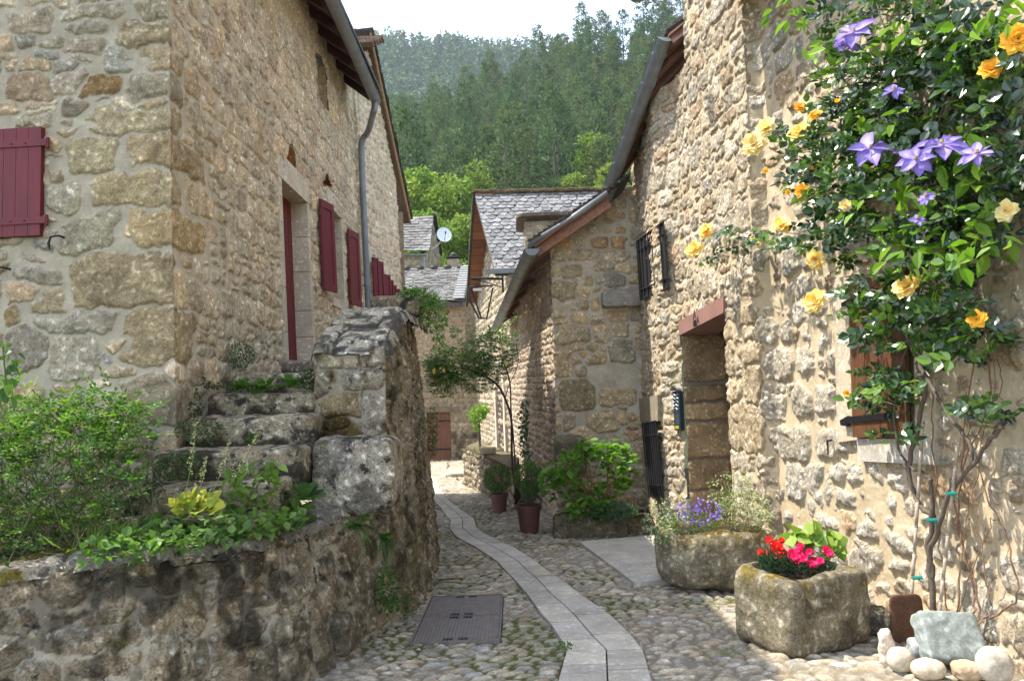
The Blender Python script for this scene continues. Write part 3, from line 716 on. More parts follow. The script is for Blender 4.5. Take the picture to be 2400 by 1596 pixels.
def vp(f, off, dz): u = rdg[0]+(vend[0]-rdg[0])*f; z = rdg[1]+(vend[1]-rdg[1])*f; return G2.pt(u, z+dz, off)
mb = MB()
f0, f1 = -.05, 1.02
mb.hexa([vp(f0, .13, .0), vp(f1, .13, .0), vp(f1, .10, .0), vp(f0, .10, .0), vp(f0, .13, .16), vp(f1, .13, .16), vp(f1, .10, .16), vp(f0, .10, .16)], (.30, .19, .09)); mb.build('barge_board', M_dkwood, h2)
mb = MB(); mb.hexa([vp(f0, .12, .03), vp(f1, .12, .03), vp(f1, -.1, .03), vp(f0, -.1, .03), vp(f0, .12, .10), vp(f1, .12, .10), vp(f1, -.1, .10), vp(f0, -.1, .10)], (.12, .07, .04)); mb.build('soffit', M_dkwood, h2)
mb = MB(); rs = np.random.RandomState(5)
for k in range(26):
    fa_, fb_ = f0+(f1-f0)*k/26, f0+(f1-f0)*(k+1.35)/26
    lift = .16+rs.uniform(0, .03)
    mb.hexa([vp(fa_, .17+rs.uniform(-.02, .02), lift+.05), vp(fb_, .17, lift), vp(fb_, -3, lift), vp(fa_, -3, lift+.05), vp(fa_, .17, lift+.10), vp(fb_, .17, lift+.05), vp(fb_, -3, lift+.05), vp(fa_, -3, lift+.10)], np.array((.085, .08, .075))*rs.uniform(.6, 1.4))
for k in range(8):   # near slope, seen as a narrow sliver at the ridge
    q = vp(0, .34, .2); p = G2.pt(rdg[0]-.16*(k+1), rdg[1]-.09*(k+1)+.22, .34)
    mb.box(p+np.array((-1.5, 0, 0)), (3.1, .22, .05), col=np.array((.20, .15, .12))*rs.uniform(.7, 1.3))
mb.build('roof', M_slate, h2)
for (x0, x1, yt, yb) in ((871, 877, 603, 730), (880, 889, 611, 732), (896, 905, 642, 740), (905, 912, 655, 740), (914, 919, 668, 745), (921, 927, 676, 745)):
    a, zt_ = seg2(x0, yt); b, _ = seg2(x1, yt+6); _, zb_ = seg2(x0, yb)
    shutter(G2, h2, a, b, max(zb_, 2.3), zt_, .05, tilt=.06)
# ================================================================= GARDEN WALL, STAIRS
PAL_O = [tuple(1.5*(.72*v+.28*.215) for v in c) for c in [(.27, .225, .16), (.21, .185, .14), (.31, .275, .21), (.24, .215, .175), (.17, .145, .105), (.35, .29, .20), (.29, .23, .16)]]
GW = Path([(-6.5, 3.2), (-4.4, 3.50), (-2.65, 3.85), (-1.85, 4.15), (-1.32, 4.80), (-1.17, 5.5), (-1.05, 6.15), (-.86, 6.96), (-.93, 8.9), (-1.35, 12.5)], batter=0, r=.35, z0=-.2)
_uy = lambda y: np.interp(y, GW.p[:, 1], GW.u)
BZ = .70
def gwb(U): return np.interp(U, [0, GW.u[3], GW.u[4], GW.u[5], _uy(6.1), _uy(7), _uy(13)], [.28, .28, .26, .18, .07, .06, .10])
GW.b = gwb
def ztop(U):
    y = np.interp(U, GW.u, GW.p[:, 1])
    return np.where(U < _uy(6.08), BZ+.03*np.sin(U*3), np.minimum(1.90+(y-6.08)*.36, 2.28)+.02*np.sin(U*7))
def keepG(U, V): return V < ztop(U)
rs = np.random.RandomState(103)
st = courses(.5, 14, -.7, 2.6, (.13, .26), (.9, 2.0), rs, PAL_O, (), split=.3, p=(2.2, 3.6), gap=.012)
def colO(X, Y, P, col, m, edge):
    y = P[..., 1]
    col = col*.55+np.array([.40, .36, .285])*.45*(1+.35*fbm(X*8, Y*8, 4, 70))[..., None]
    f = fbm(X*2.2, Y*1.2, 5, 71); g = fbm(X*9, Y*3.2, 4, 72)
    rust = sst(.12, .34, f+.35*g+.05+.12*sst(3.2, 2.2, X))*np.where(X > GW.u[5]+.3, .6, .85)
    moss = np.array([.075, .078, .012]); brown = np.array([.060, .032, .010])
    k = sst(-.3, .1, fbm(X*3, Y*3, 3, 73))[..., None]
    col = col*(1-rust[..., None])+(moss*k+brown*(1-k))*rust[..., None]
    blk = sst(.10, .30, fbm(X*5, Y*5, 5, 74)+.30*sst(.3, -.4, Y)*(X < GW.u[5])-.10)*.75
    col = col*(1-blk[..., None])+np.array([.028, .026, .020])*blk[..., None]
    b2 = sst(.02, .22, fbm(X*15, Y*15, 4, 79)+.35*fbm(X*2.5, Y*2.5, 2, 80))*np.where(X > GW.u[5]+.3, .25, .55)
    col = col*(1-b2[..., None])+np.array([.05, .044, .032])*b2[..., None]
    lich = sst(.28, .42, fbm(X*6, Y*8, 4, 75))*.6*(Y > -.2)
    col = col*(1-lich[..., None])+np.array([.42, .41, .36])*lich[..., None]
    return col
gw = thing('garden_wall', (-1.2, 5.2, gz(5.2)), 'mossy blackened curved retaining wall of the raised bed and stairs', 'wall')
masonry('masonry', GW.pos, np.concatenate([np.arange(2.2, _uy(6.2), .012), np.arange(_uy(6.2), _uy(12), .022)]), np.arange(-.6, 2.5, .0125), st, M_old, gw, disp=.018, soft=.014, crag=.022, mortar=(.25, .225, .17), warp=.08, seed=14,
        keep=keepG, rough=.022, colf=colO, joint=.002, wsc=5)
# coping of the bed wall (sloping slabs with moss)
def copos(U, W):
    P, N = GW.pos(U, np.full(U.shape, 0.) + BZ + .03*np.sin(U*3))
    Q = P-N*(W[..., None]-.012); Q[..., 2] = BZ+.012+.03*np.sin(U*3)+.03*(W/.35)-.06*sst(.02, -.02, W)
    NN = np.zeros(Q.shape); NN[..., 2] = 1; return Q, NN
rs = np.random.RandomState(31)
st = [(u+.2, .17, .27, .22, 0, 6, np.array((.30, .30, .29))*rs.uniform(.8, 1.15), 1) for u in np.arange(1.8, _uy(6.1), .5)]
def colC(X, Y, P, col, m, edge):
    ms = sst(.0, .25, fbm(X*3, Y*6, 4, 81)+.45*sst(.12, .33, Y)+.35*sst(4.2, 3.0, X)-.15)
    return col*(1-ms[..., None])+np.array([.105, .095, .012])*(1+.5*fbm(X*30, Y*30, 2, 82))[..., None]*ms[..., None]
masonry('coping', copos, np.arange(2.2, _uy(6.1), .014), np.arange(-.02, .36, .012), st, M_lich, gw, disp=.02, soft=.01, mortar=(.08, .075, .05), warp=.02, seed=15, colf=colC, rough=.014)
# parapet: end wall, coping slope, back
PX0 = -1.56
EWp = Path([(PX0, 6.16), (-.99, 6.10)], batter=.0)
def ew(zx0, zy0, zx1, zy1, c):   # stones from zoom6 coordinates
    p = [EWp.seg(0, 600+x*s_, 500+y*s_) for x, y in ((zx0, zy0), (zx1, zy1))]
    return ((p[0][0]+p[1][0])/2, (p[0][1]+p[1][1])/2, abs(p[1][0]-p[0][0])/2, abs(p[0][1]-p[1][1])/2, 0, 5, np.array(c), 1.2)
exw = [ew(388, 830, 640, 940, (.42, .39, .32)), ew(650, 820, 800, 935, (.34, .31, .27)), ew(392, 975, 475, 1090, (.34, .32, .27)), ew(545, 960, 810, 1075, (.38, .36, .31)), ew(650, 1120, 830, 1370, (.36, .34, .30)), ew(400, 1110, 640, 1250, (.24, .2, .13))]
rs = np.random.RandomState(104)
exw = [q[:2]+(q[2]*1.12, q[3]*1.12)+q[4:6]+(q[6]*1.25,)+q[7:] for q in exw]; st = courses(-.05, .65, .3, 2.0, (.13, .22), (1, 2), rs, PAL_O, exw, gap=.005, fill=1.25)
masonry('masonry', EWp.pos, np.arange(0, .585, .0105), np.arange(.5, 1.93, .0105), st, M_old, gw, disp=.025, soft=.012, crag=.012, mortar=(.27, .24, .18), warp=.04, seed=16, rough=.014,
        colf=lambda X, Y, P, col, m, edge: (lambda r: col*(1-r[..., None])+np.array([.085, .055, .010])*r[..., None])(sst(.05, .35, fbm(X*6, Y*5, 4, 91)+.9*np.exp(-((X-.2)/.22)**2-((Y-1.22)/.22)**2)-.12)*.9))
def cp(U, V):   # U across x, V along y
    y = 6.08+V*.94; x = -1.57+U+(-1.0+.97-(.0))*0
    z = 1.93+np.minimum((y-6.08)*.36, .37)
    P = np.stack([x, y, z], -1); N = np.zeros(P.shape); N[..., 2] = 1; return P, N
rs = np.random.RandomState(105)
st = courses(-.1, .75, -.1, 2.2, (.25, .42), (.7, 1.4), rs, [(.56, .535, .47), (.62, .59, .53), (.50, .47, .40)], (), split=.1, p=(3, 5), gap=.006)
def colcp(X, Y, P, col, m, edge):
    P[..., 2] -= .10*sst(.03, 0, X)+.10*sst(.58, .64, X)+.06*sst(.03, 0, Y)
    b = sst(.1, .3, fbm(X*9, Y*9, 4, 95)+.1)*.8
    return col*(1-b[..., None])+np.array([.035, .034, .03])*b[..., None]
masonry('coping', cp, np.arange(0, .64, .012), np.arange(0, 3.0, .016), st, M_lich, gw, disp=.035, soft=.015, mortar=(.05, .048, .04), warp=.03, seed=17, rough=.016, colf=colcp)
mb = MB(); mb.hexa([(PX0, 6.18, -.5), (-1.3, 6.18, -.5), (-1.42, 10.5, -.5), (PX0, 10.5, -.5), (PX0, 6.18, 1.85), (-1.3, 6.18, 1.85), (-1.42, 10.5, 2.2), (PX0, 10.5, 2.2)], (.22, .19, .15)); mb.build('core', M_old, gw)
stair = thing('stone_staircase', (-2.0, 5.2, gz(5)), 'worn mossy stone staircase climbing to the oxblood door', 'staircase')
STEPS = [(4.86, 1208, -2.62, 1.0), (5.18, 1128, -2.62, 1.0), (5.52, 1047, -2.58, 1.1), (5.88, 972, -2.5, 1.1), (6.22, 917, -2.46, 1.1), (6.60, 869, -2.4, 1.1)]
for i, (y, py, xl, wd) in enumerate(STEPS):
    z = at_y(600, py, y)[2]; print('step', y, z)
    h = .30; dpt = .62 if i < 5 else .7
    x0, x1 = xl, -1.50
    if i < 2: x1 = -1.56
    mb = MB()
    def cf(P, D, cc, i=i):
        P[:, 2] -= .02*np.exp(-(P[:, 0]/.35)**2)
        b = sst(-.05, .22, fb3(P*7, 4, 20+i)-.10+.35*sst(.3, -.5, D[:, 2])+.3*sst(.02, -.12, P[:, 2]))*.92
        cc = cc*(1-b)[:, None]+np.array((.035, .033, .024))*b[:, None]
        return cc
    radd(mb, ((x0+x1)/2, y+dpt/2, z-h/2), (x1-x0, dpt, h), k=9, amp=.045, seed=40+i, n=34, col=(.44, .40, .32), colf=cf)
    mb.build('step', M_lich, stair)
zl = at_y(600, 869, 6.6)[2]
mb = MB(); mb.box((-2.0, 8.6, zl-.32), (1.1, 3.6, .5), col=(.25, .23, .18)); mb.build('landing', M_lich, stair)
# big lichen boulder at the foot of the parapet
mb = MB(); c = at_y(828, 1108, 5.86)
radd(mb, (c[0]+.01, 5.98, c[2]-.01), (.60, .5, .55), k=9, amp=.06, seed=61, n=48, col=(.50, .485, .44), colf=mossy(.35, (.09, .075, .02), .6))
o = mb.build('boulder', M_lich); tag(o, 'big rounded boulder with white lichen and black patches at foot of stair parapet', 'boulder')
# lower rough stones at the foot of the garden wall
for i, (px, py, w_, h_, yy) in enumerate(((690, 1500, .34, .30, 5.15), (800, 1490, .22, .30, 5.35))):
    c = at_y(px, py, yy); mb = MB(); radd(mb, (c[0]-.03, yy+.02, c[2]), (w_, .24, h_), k=3.2, amp=.09, seed=70+i, n=22, col=(.20, .185, .15)); mb.build('footing_stone', M_old, gw)
# soil of the bed
def bedz(X, Y): return .64+.10*sst(4.6, 5.6, Y)*sst(-1.5, -2.3, X)+.03*fbm(X*3, Y*3, 3, 4)
xs = np.arange(-6.4, -1.1, .05); ys = np.arange(3.4, 6.3, .05); X, Y = np.meshgrid(xs, ys)
inner = np.interp(X, GW.p[:7, 0], GW.p[:7, 1])
I = np.arange(X.size).reshape(X.shape); q = np.stack([I[:-1, :-1], I[:-1, 1:], I[1:, 1:], I[1:, :-1]], -1).reshape(-1, 4)
def inside_bed(x, y, pad=.32):
    yb = np.interp(x, [-6.5, -4.4, -2.65, -1.85, -1.32, -1.17, -1.05], [3.2, 3.5, 3.85, 4.15, 4.80, 5.5, 6.15]); return (y > yb+pad) & (x < np.interp(y, [4.15, 4.8, 5.5, 6.15], [-1.85, -1.32, -1.17, -1.05])-pad)
k = inside_bed(X[:-1, :-1], Y[:-1, :-1], .26).ravel()
o = mesh_obj('bed_soil', np.stack([X, Y, bedz(X, Y)], -1).reshape(-1, 3), q[k], M_soil, None, np.full((X.size, 3), (.06, .05, .028))); o['kind'] = 'structure'
# ================================================================= RIGHT HOUSE
RH = Path([(1.93, 12.1), (1.98, 10.62), (2.19, 10.22), (2.43, 7.80), (2.57, 7.74), (2.82, 5.83), (2.92, 4.5), (3.45, 1.0)], batter=.012, r=.05, z0=0)
rh = thing('stone_house', (2.3, 8, gz(8)), 'sunlit rubble stone house on the right with a deep doorway and a climbing rose', 'house', 'stone houses along the alley')
rsg = lambda i, px, py: RH.seg(i, px, py)
dl = [rsg(2, 1594, 790), rsg(2, 1620, 1230)]; dr = [rsg(2, 1697, 740), rsg(2, 1720, 1230)]
Lc = [rsg(2, 1594, 755), rsg(2, 1699.5, 694.5), rsg(2, 1699.5, 732.5), rsg(2, 1596, 786)]
print('right door', dl, dr, Lc)
du0, du1 = dl[0][0], dr[0][0]
def keepR(U, V):
    zt = Lc[3][1]+(Lc[2][1]-Lc[3][1])*(U-Lc[3][0])/(Lc[2][0]-Lc[3][0])+.06
    k = ~((U > du0) & (U < du1) & (V < zt))
    k &= V < np.where(U < RH.u[2]+.6, 5.55, 8.5)
    return k
rs = np.random.RandomState(106)
def rx(i, zx0, zy0, zx1, zy1, ox, oy, c=(.56, .50, .42), dep=1.3, p=4):
    a = rsg(i, ox+zx0*s_, oy+(zy0+zy1)/2*s_); b = rsg(i, ox+zx1*s_, oy+(zy0+zy1)/2*s_); t_ = rsg(i, ox+(zx0+zx1)/2*s_, oy+zy0*s_); d_ = rsg(i, ox+(zx0+zx1)/2*s_, oy+zy1*s_)
    return ((a[0]+b[0])/2, (t_[1]+d_[1])/2, abs(b[0]-a[0])/2, abs(t_[1]-d_[1])/2, 0, p, np.array(c), dep)
exr = []
for a in ((225, 650, 300, 790), (365, 690, 440, 800), (235, 795, 320, 1010), (330, 790, 475, 930), (255, 1020, 360, 1160), (365, 930, 480, 1160), (275, 1165, 490, 1470), (330, 370, 460, 520), (325, 560, 455, 690)):
    exr.append(rx(2, *a, 1600, 500, c=(.60, .52, .40)))
for a in ((520, 820, 680, 1030), (670, 800, 830, 990), (650, 1040, 780, 1240), (790, 1050, 930, 1230), (520, 1090, 620, 1290), (560, 1310, 780, 1510), (800, 1340, 1010, 1510), (490, 620, 560, 790), (580, 640, 660, 790), (860, 820, 940, 980), (770, 630, 900, 730)):
    exr.append(rx(4, *a, 1600, 500, c=(.58, .55, .50)))
for a in ((630, 235, 750, 470), (760, 240, 870, 480), (890, 200, 1010, 350), (1020, 250, 1140, 370), (1245, 300, 1365, 400), (930, 400, 1085, 555), (1110, 500, 1180, 570), (1130, 435, 1310, 500), (810, 540, 990, 620), (1045, 590, 1205, 720), (1235, 640, 1430, 790), (1215, 545, 1295, 600), (1045, 720, 1110, 800), (1250, 820, 1400, 950), (1160, 920, 1310, 1060), (1110, 850, 1230, 910), (600, 480, 690, 640), (720, 505, 790, 570)):
    exr.append(rx(4, *a, 1600, 996, c=(.60, .585, .56)))
PAL_W = [(.58, .555, .51), (.54, .525, .49), (.62, .59, .54), (.56, .505, .435), (.52, .455, .37), (.54, .42, .31), (.64, .62, .58)]
st = exr+[q for q in courses(-.1, 5.2, -.9, 8.5, (.18, .34), (.75, 1.6), rs, PAL_R, exr, split=.42, p=(2.3, 5), gap=.010)[len(exr):] if q[0] < RH.u[4]-.02]+[q for q in courses(RH.u[4]-.3, 13.5, -.9, 8.5, (.19, .33), (.7, 1.6), rs, PAL_W, exr, split=.5, p=(2.3, 4.5), gap=.016, fill=1.08)[len(exr):] if q[0] >= RH.u[4]-.02]
def colR(X, Y, P, col, m, edge):
    # grey render patches near the plant and smoother towards the frame edge
    k = sst(7.2, 8.2, X)*.65
    return col*(1-k[..., None])+np.array([.42, .37, .29])*k[..., None]*(1+.1*fbm(X*3, Y*3, 3, 9))[..., None]
print('RH.u', RH.u)
us = np.concatenate([np.arange(0, RH.u[2], .014), np.arange(RH.u[2], RH.u[3]-.05, .0135), np.arange(RH.u[3]-.05, RH.u[4]+.1, .009), np.arange(RH.u[4]+.1, RH.u[6]+.2, .0125), np.arange(RH.u[6]+.2, 12.6, .03)])
masonry('wall', RH.pos, us, np.arange(-.7, 8.0, .014), st, M_wallb, rh, disp=lambda X: np.where(X > RH.u[4], .030, .020), soft=.010, mortar=(.50, .415, .285), warp=.065, seed=18, keep=keepR, rough=.015, crag=.014, colf=colR, joint=lambda X: np.where(X > RH.u[4], .021, .011), wsc=8)
# doorway recess
jx0 = RH.pt(du0, 1, .03); inner = 3.4
JP = Path([(RH.pt(du0, 1)[0]+.01, RH.pt(du0, 1)[1]-.01), (3.3, RH.pt(du0, 1)[1]+.05)], batter=0)
exj = []
z7 = lambda x, y: (1550+x/4.48, 680+y/4.48)
for (ya, yb) in ((455, 960), (995, 1165), (1180, 1360), (1385, 1760), (1775, 2080), (2095, 2400)):
    zt_ = JP.seg(0, *z7(450, ya))[1]; zb_ = JP.seg(0, *z7(450, yb))[1]; exj.append((.28, (zt_+zb_)/2, .30, (zt_-zb_)/2, 0, 8, np.array((.42, .31, .19))*random.uniform(.85, 1.1), 1.0))
masonry('door_jamb', JP.pos, np.arange(0, 1.0, .012), np.arange(-.7, 3.0, .012), exj+[(.85, z, .2, .2, 0, 5, np.array((.3, .24, .16)), 1) for z in np.arange(-.5, 3, .45)], M_wall, rh, disp=.035, soft=.012, mortar=(.20, .17, .13), warp=.02, seed=19, rough=.012)
nj = RH.pt(du1, 1); mb = MB(); 
mb.hexa([(nj[0]+.02, nj[1]-.005, -.6), (nj[0]+1.0, nj[1]-.0, -.6), (nj[0]+1.0, nj[1], 3.2), (nj[0]+.02, nj[1]-.005, 3.2), (nj[0]+.02, nj[1]-.1, -.6), (nj[0]+1.0, nj[1]-.1, -.6), (nj[0]+1.0, nj[1]-.1, 3.2), (nj[0]+.02, nj[1]-.1, 3.2)], (.36, .29, .2)); mb.build('door_jamb', M_wall, rh)
mb = MB(); xj = jx0[0]+.66
mb.box((xj+.02, (jx0[1]+nj[1])/2, 1.2), (.05, jx0[1]-nj[1]+.2, 3.8), col=(.035, .022, .014)); dd = mb.build('door', mat_plain('dark_door', None, .5, nz=(.6, 1.3, 4), stretch=(9, 9, .7)), rh)
mb = MB(); mb.box((xj-.12, (jx0[1]+nj[1])/2, 2.72), (.5, jx0[1]-nj[1]+.1, .10), col=(.12, .05, .03)); mb.build('door_ceiling', M_dkwood, rh)
def pquad(mb, path, i, px, off, th, col=(1, 1, 1)):
    a = [path.pt(*path.seg(i, x, y), off) for x, y in px]; b = [path.pt(*path.seg(i, x, y), off-th) for x, y in px]
    # px order: tl, tr, br, bl -> reorder
    a = [a[3], a[2], a[1], a[0]]; b = [b[3], b[2], b[1], b[0]]
    return mb.hexa(a+b, col)
mb = MB(); pquad(mb, RH, 2, ((1593.5, 754), (1699.5, 694), (1699.5, 733), (1596, 786)), .05, .5, (.30, .16, .125)); lint = mb.build('lintel', mat_plain('red_lintel', (.27, .14, .11), .75, nz=(.8, 1.15, 4), bump=.2), rh)
# small dark emblem on the lintel: stacked roof-like strokes
mb = MB(); ec = rsg(2, 1639, 748)
def em(pts, r=.006): mb.tube([RH.pt(ec[0]+a, ec[1]+b, .085) for a, b in pts], r, 5)
for k in range(3): em([(-.05+.012*k, .0+.03*k), (0, .045+.03*k), (.05-.012*k, .0+.03*k)])
for k in range(4): em([(-.05, -.02-.022*k), (.05, -.02-.022*k)], .005)
for k in range(-2, 3): em([(k*.024, -.01), (k*.024, -.09)], .004)
mb.build('emblem', M_iron, lint)
# letter box
lb = thing('letterbox', RH.pt(*rsg(1, 1595, 1008)), 'narrow dark metal letterbox with curved silver hood beside the deep doorway', 'letterbox')
def lbq(x0, y0, x1, y1, off, th, m, name, par, col=(1, 1, 1)):
    mb = MB(); pquad(mb, RH, 1, ((x0, y0), (x1, y0), (x1+ (y1-y0)*.05, y1), (x0+(y1-y0)*.05, y1)), off, th, col); return mb.build(name, m, par)
M_grey = mat_plain('grey_blue_metal', (.045, .06, .075), .45, metal=.4)
bx = lbq(1584, 917, 1600, 1008, .065, .06, M_grey, 'body', lb)
lbq(1586, 919, 1596, 927, .068, .008, M_dark, 'slot', lb)
for k, (ya, yb) in enumerate(((935, 965), (969, 993))): lbq(1588+k*2, ya, 1598+k*2, yb, .069, .008, mat_plain('grey_metal_panel', (.08, .105, .13), .4, metal=.4), 'panel', bx)
lbq(1591, 997, 1599, 1004, .07, .008, mat_plain('yellow_sticker', (.55, .42, .03), .5), 'yellow_label', bx)
mb = MB(); u, z = rsg(1, 1590, 915)
a_ = np.linspace(0, math.pi, 9); pts = [RH.pt(u-.075+.15*(1-math.cos(t_))/2, z+.055*math.sin(t_), .10) for t_ in a_]; pb = [RH.pt(u-.075+.15*(1-math.cos(t_))/2, z+.055*math.sin(t_), -.0) for t_ in a_]
mb.add(pts+pb, [(i, i+1, i+10, i+9) for i in range(8)]); mb.build('hood', mat_plain('silver_metal', (.5, .55, .6), .35, metal=.5), lb)
mb = MB()
for k in range(5):
    zz = rsg(1, 1592, 925+8*k)[1]; mb.tube([RH.pt(u-.06+.03*j, zz+.012*math.sin(j*2.2+k), .07) for j in range(5)], .005, 5)
mb.build('scroll_ornament', mat_plain('pewter_metal', (.35, .4, .45), .4, metal=.5), lb)
# wooden shutter + limestone surround on the near wall
CW = (.50, .44, .34); mb = MB()
pquad(mb, RH, 4, ((1957, 690), (1999, 668), (2018, 1030), (1972, 1036)), .045, .2, CW)
pquad(mb, RH, 4, ((1957, 655), (2160, 598), (2160, 622), (1957, 688)), .048, .2, CW)
pquad(mb, RH, 4, ((2150, 625), (2195, 612), (2215, 1026), (2160, 1026)), .045, .2, CW)
pquad(mb, RH, 4, ((2018, 1028), (2212, 1026), (2212, 1088), (2022, 1080)), .05, .2, (.46, .44, .40)); mb.build('window_surround', M_dress, rh)
wsh = None
for k in range(4):
    f0_, f1_ = k/4+.004, (k+1)/4-.004; mb = MB()
    L_ = lambda f: (2002+(2140-2002)*f, 661+(624-661)*f); B_ = lambda f: (2018+(2152-2018)*f, 1024)
    pquad(mb, RH, 4, (L_(f0_), L_(f1_), B_(f1_), B_(f0_)), .085, .03)
    if wsh is None: wsh = mb.build('shutter', M_wood, rh)
    else: mb.build('board', M_wood, wsh)
for (a, b) in (((2006, 702), (2082, 686)), ((2006, 976), (2112, 965))):
    mb = MB(); pquad(mb, RH, 4, (a, b, (b[0]+1, b[1]+15), (a[0]+1, a[1]+15)), .098, .02); pquad(mb, RH, 4, ((a[0]-18, a[1]+8), (a[0], a[1]-2), (a[0], a[1]+22), (a[0]-16, a[1]+20)), .09, .03); mb.build('strap_hinge', M_iron, wsh)
mb = MB(); u, z = rsg(4, 1968, 1032); mb.tube([RH.pt(u-.12, z, -.02), RH.pt(u-.06, z-.0, .09), RH.pt(u+.02, z+.0, .10)], .006, 6); mb.tube([RH.pt(u-.06, z+.0, .09), RH.pt(u-.055, z-.12, .09)], [.010, .006], 6); mb.build('shutter_hook', M_iron, rh)
# stone lintel and grilles at the far end of the wall
mb = MB(); pquad(mb, RH, 0, ((1498, 935), (1548, 925), (1550, 986), (1502, 990)), .06, .3, (.30, .27, .21)); mb.build('grille_lintel', M_dress, rh)
def grille(px, nb, lab):
    g = thing('window_grille', RH.pt(*rsg(0, *px[3])), lab, 'grille'); P = [RH.pt(*rsg(0, x, y), .095) for x, y in px]; tl, tr, br, bl = P
    for k in range(nb+1):
        f = k/nb; mb = MB(); mb.tube([tl+(tr-tl)*f, bl+(br-bl)*f], .011, 6); mb.build('bar', M_iron, g)
    for f in (.0, .18, .85, 1.0): mb = MB(); mb.tube([tl+(bl-tl)*f, tr+(br-tr)*f], .012, 6); mb.build('rail', M_iron, g)
    mb = MB(); Q = [RH.pt(*rsg(0, x, y), .08) for x, y in px]; mb.add(Q, [(0, 1, 2, 3)]); mb.build('opening_shade', M_dark, g)  # black sheet stands in for the shade inside the window opening
grille(((1500, 566), (1541, 520), (1550, 675), (1511, 702)), 7, 'black iron window grille high up under the brown eave of the right house')
grille(((1518, 992), (1550, 986), (1562, 1164), (1536, 1162)), 7, 'black iron window grille low down behind the flowering round trough')
# roof boards, gutter and slates of the right house
ge = at_y(1425, 463, 11.9); gs = at_y(1563, 88, 9.9); print('gutter r', gs, ge)
wj1 = RH.pt(.2, 5.3); 
wA = at_y(1527, 300, 11.95); wB = np.array([2.42, 7.9, 5.95]); wB = at_y(1662, 8, 9.35)
mb = MB(); nb = 16
def soff(f, g_): a = gs+(ge-gs)*f+np.array([.03, 0, .02]); b = wB+(wA-wB)*f; return a+(b-a)*g_
for k in range(nb):
    f0_, f1_ = k/nb, (k+.96)/nb
    mb.hexa([soff(f0_, 0), soff(f1_, 0), soff(f1_, 1.25), soff(f0_, 1.25)]+[p+np.array((0, 0, .03)) for p in (soff(f0_, 0), soff(f1_, 0), soff(f1_, 1.25), soff(f0_, 1.25))], np.array((.20, .075, .035))*random.uniform(.55, 1.25))
mb.build('soffit', M_dkwood, rh)
for k in range(7):
    f = (k+.3)/7; a, b = soff(f, 0), soff(f, 1.1); d = (ge-gs)/np.linalg.norm(ge-gs)*.045; dz = np.array((0, 0, -.10)); mb = MB()
    mb.hexa([a-d+dz, a+d+dz, b+d+dz, b-d+dz, a-d, a+d, b+d, b-d], (.12, .045, .022)); mb.build('rafter', M_dkwood, rh)
mb = MB()
for k in range(9):
    a0, a1, b0, b1 = soff(-.02, -.10+k*.14), soff(1.02, -.10+k*.14), soff(-.02, .16+k*.14), soff(1.02, .16+k*.14); up = np.array((0, 0, .06+.012)); th = np.array((0, 0, .035))
    mb.hexa([a0+up, a1+up, b1+up-(0, 0, .02), b0+up-(0, 0, .02), a0+up+th, a1+up+th, b1+up+th-(0, 0, .02), b0+up+th-(0, 0, .02)], np.array((.09, .085, .08))*random.uniform(.7, 1.3))
mb.build('roof', M_slate, rh)
mb = MB(); gutter(mb, gs+np.array((-.03, 0, 0)), ge+np.array((-.03, 0, 0)), .10, bands=6); mb.build('gutter', M_zinc, rh)
# dish / cables scrap at the very top
mb = MB(); q = at_y(1495, -6, 9.0); mb.lathe(q, [(.0, -.05), (.08, -.03), (.11, 0), (.10, .02)], 14); mb.build('dish_scrap', M_zinc, rh)
# ================================================================= LOW HOUSE (right, middle)
a = at_y(1272, 600, 11.9); b = at_y(1310, 1231, 11.9); print('low house corner', a, b)
bt = (b[0]-a[0])/(a[2]-b[2])
LW = Path([(-.10, 19.2), (b[0]+bt*b[2]*0, 11.9), (2.05, 11.9)], batter=0, r=.06, z0=-.5)
LW.b = lambda U: np.where(U < LW.u[1], .02+0*U, 0.01+0*U)
lw = thing('stone_house', (b[0], 11.9, gz(11.9)), 'low stone house in the middle right whose gutter slants down toward the alley', 'house', 'stone houses along the alley')
ls = lambda i, px, py: LW.seg(i, px, py)
va = ls(1, 1262, 598); vb = ls(1, 1425, 478); print('verge', va, vb, LW.u)
def keepW(U, V):
    zt = np.where(U < LW.u[1], 3.55, va[1]+(vb[1]-va[1])*(U-va[0])/(vb[0]-va[0]))
    return V < zt
exl = []
z3 = lambda x, y: (1100+x*s_, 300+y*s_)
def lx_(x0, y0, x1, y1, c, fn=z3, p=4.5, dep=1.1):
    a = ls(1, *fn(x0, (y0+y1)/2)); b = ls(1, *fn(x1, (y0+y1)/2)); t_ = ls(1, *fn((x0+x1)/2, y0)); d_ = ls(1, *fn((x0+x1)/2, y1))
    return ((a[0]+b[0])/2, (t_[1]+d_[1])/2, (b[0]-a[0])/2, (t_[1]-d_[1])/2, 0, p, np.array(c), dep)
T1, T2, T3_, T4 = (.54, .44, .30), (.46, .40, .29), (.58, .50, .38), (.56, .38, .22)
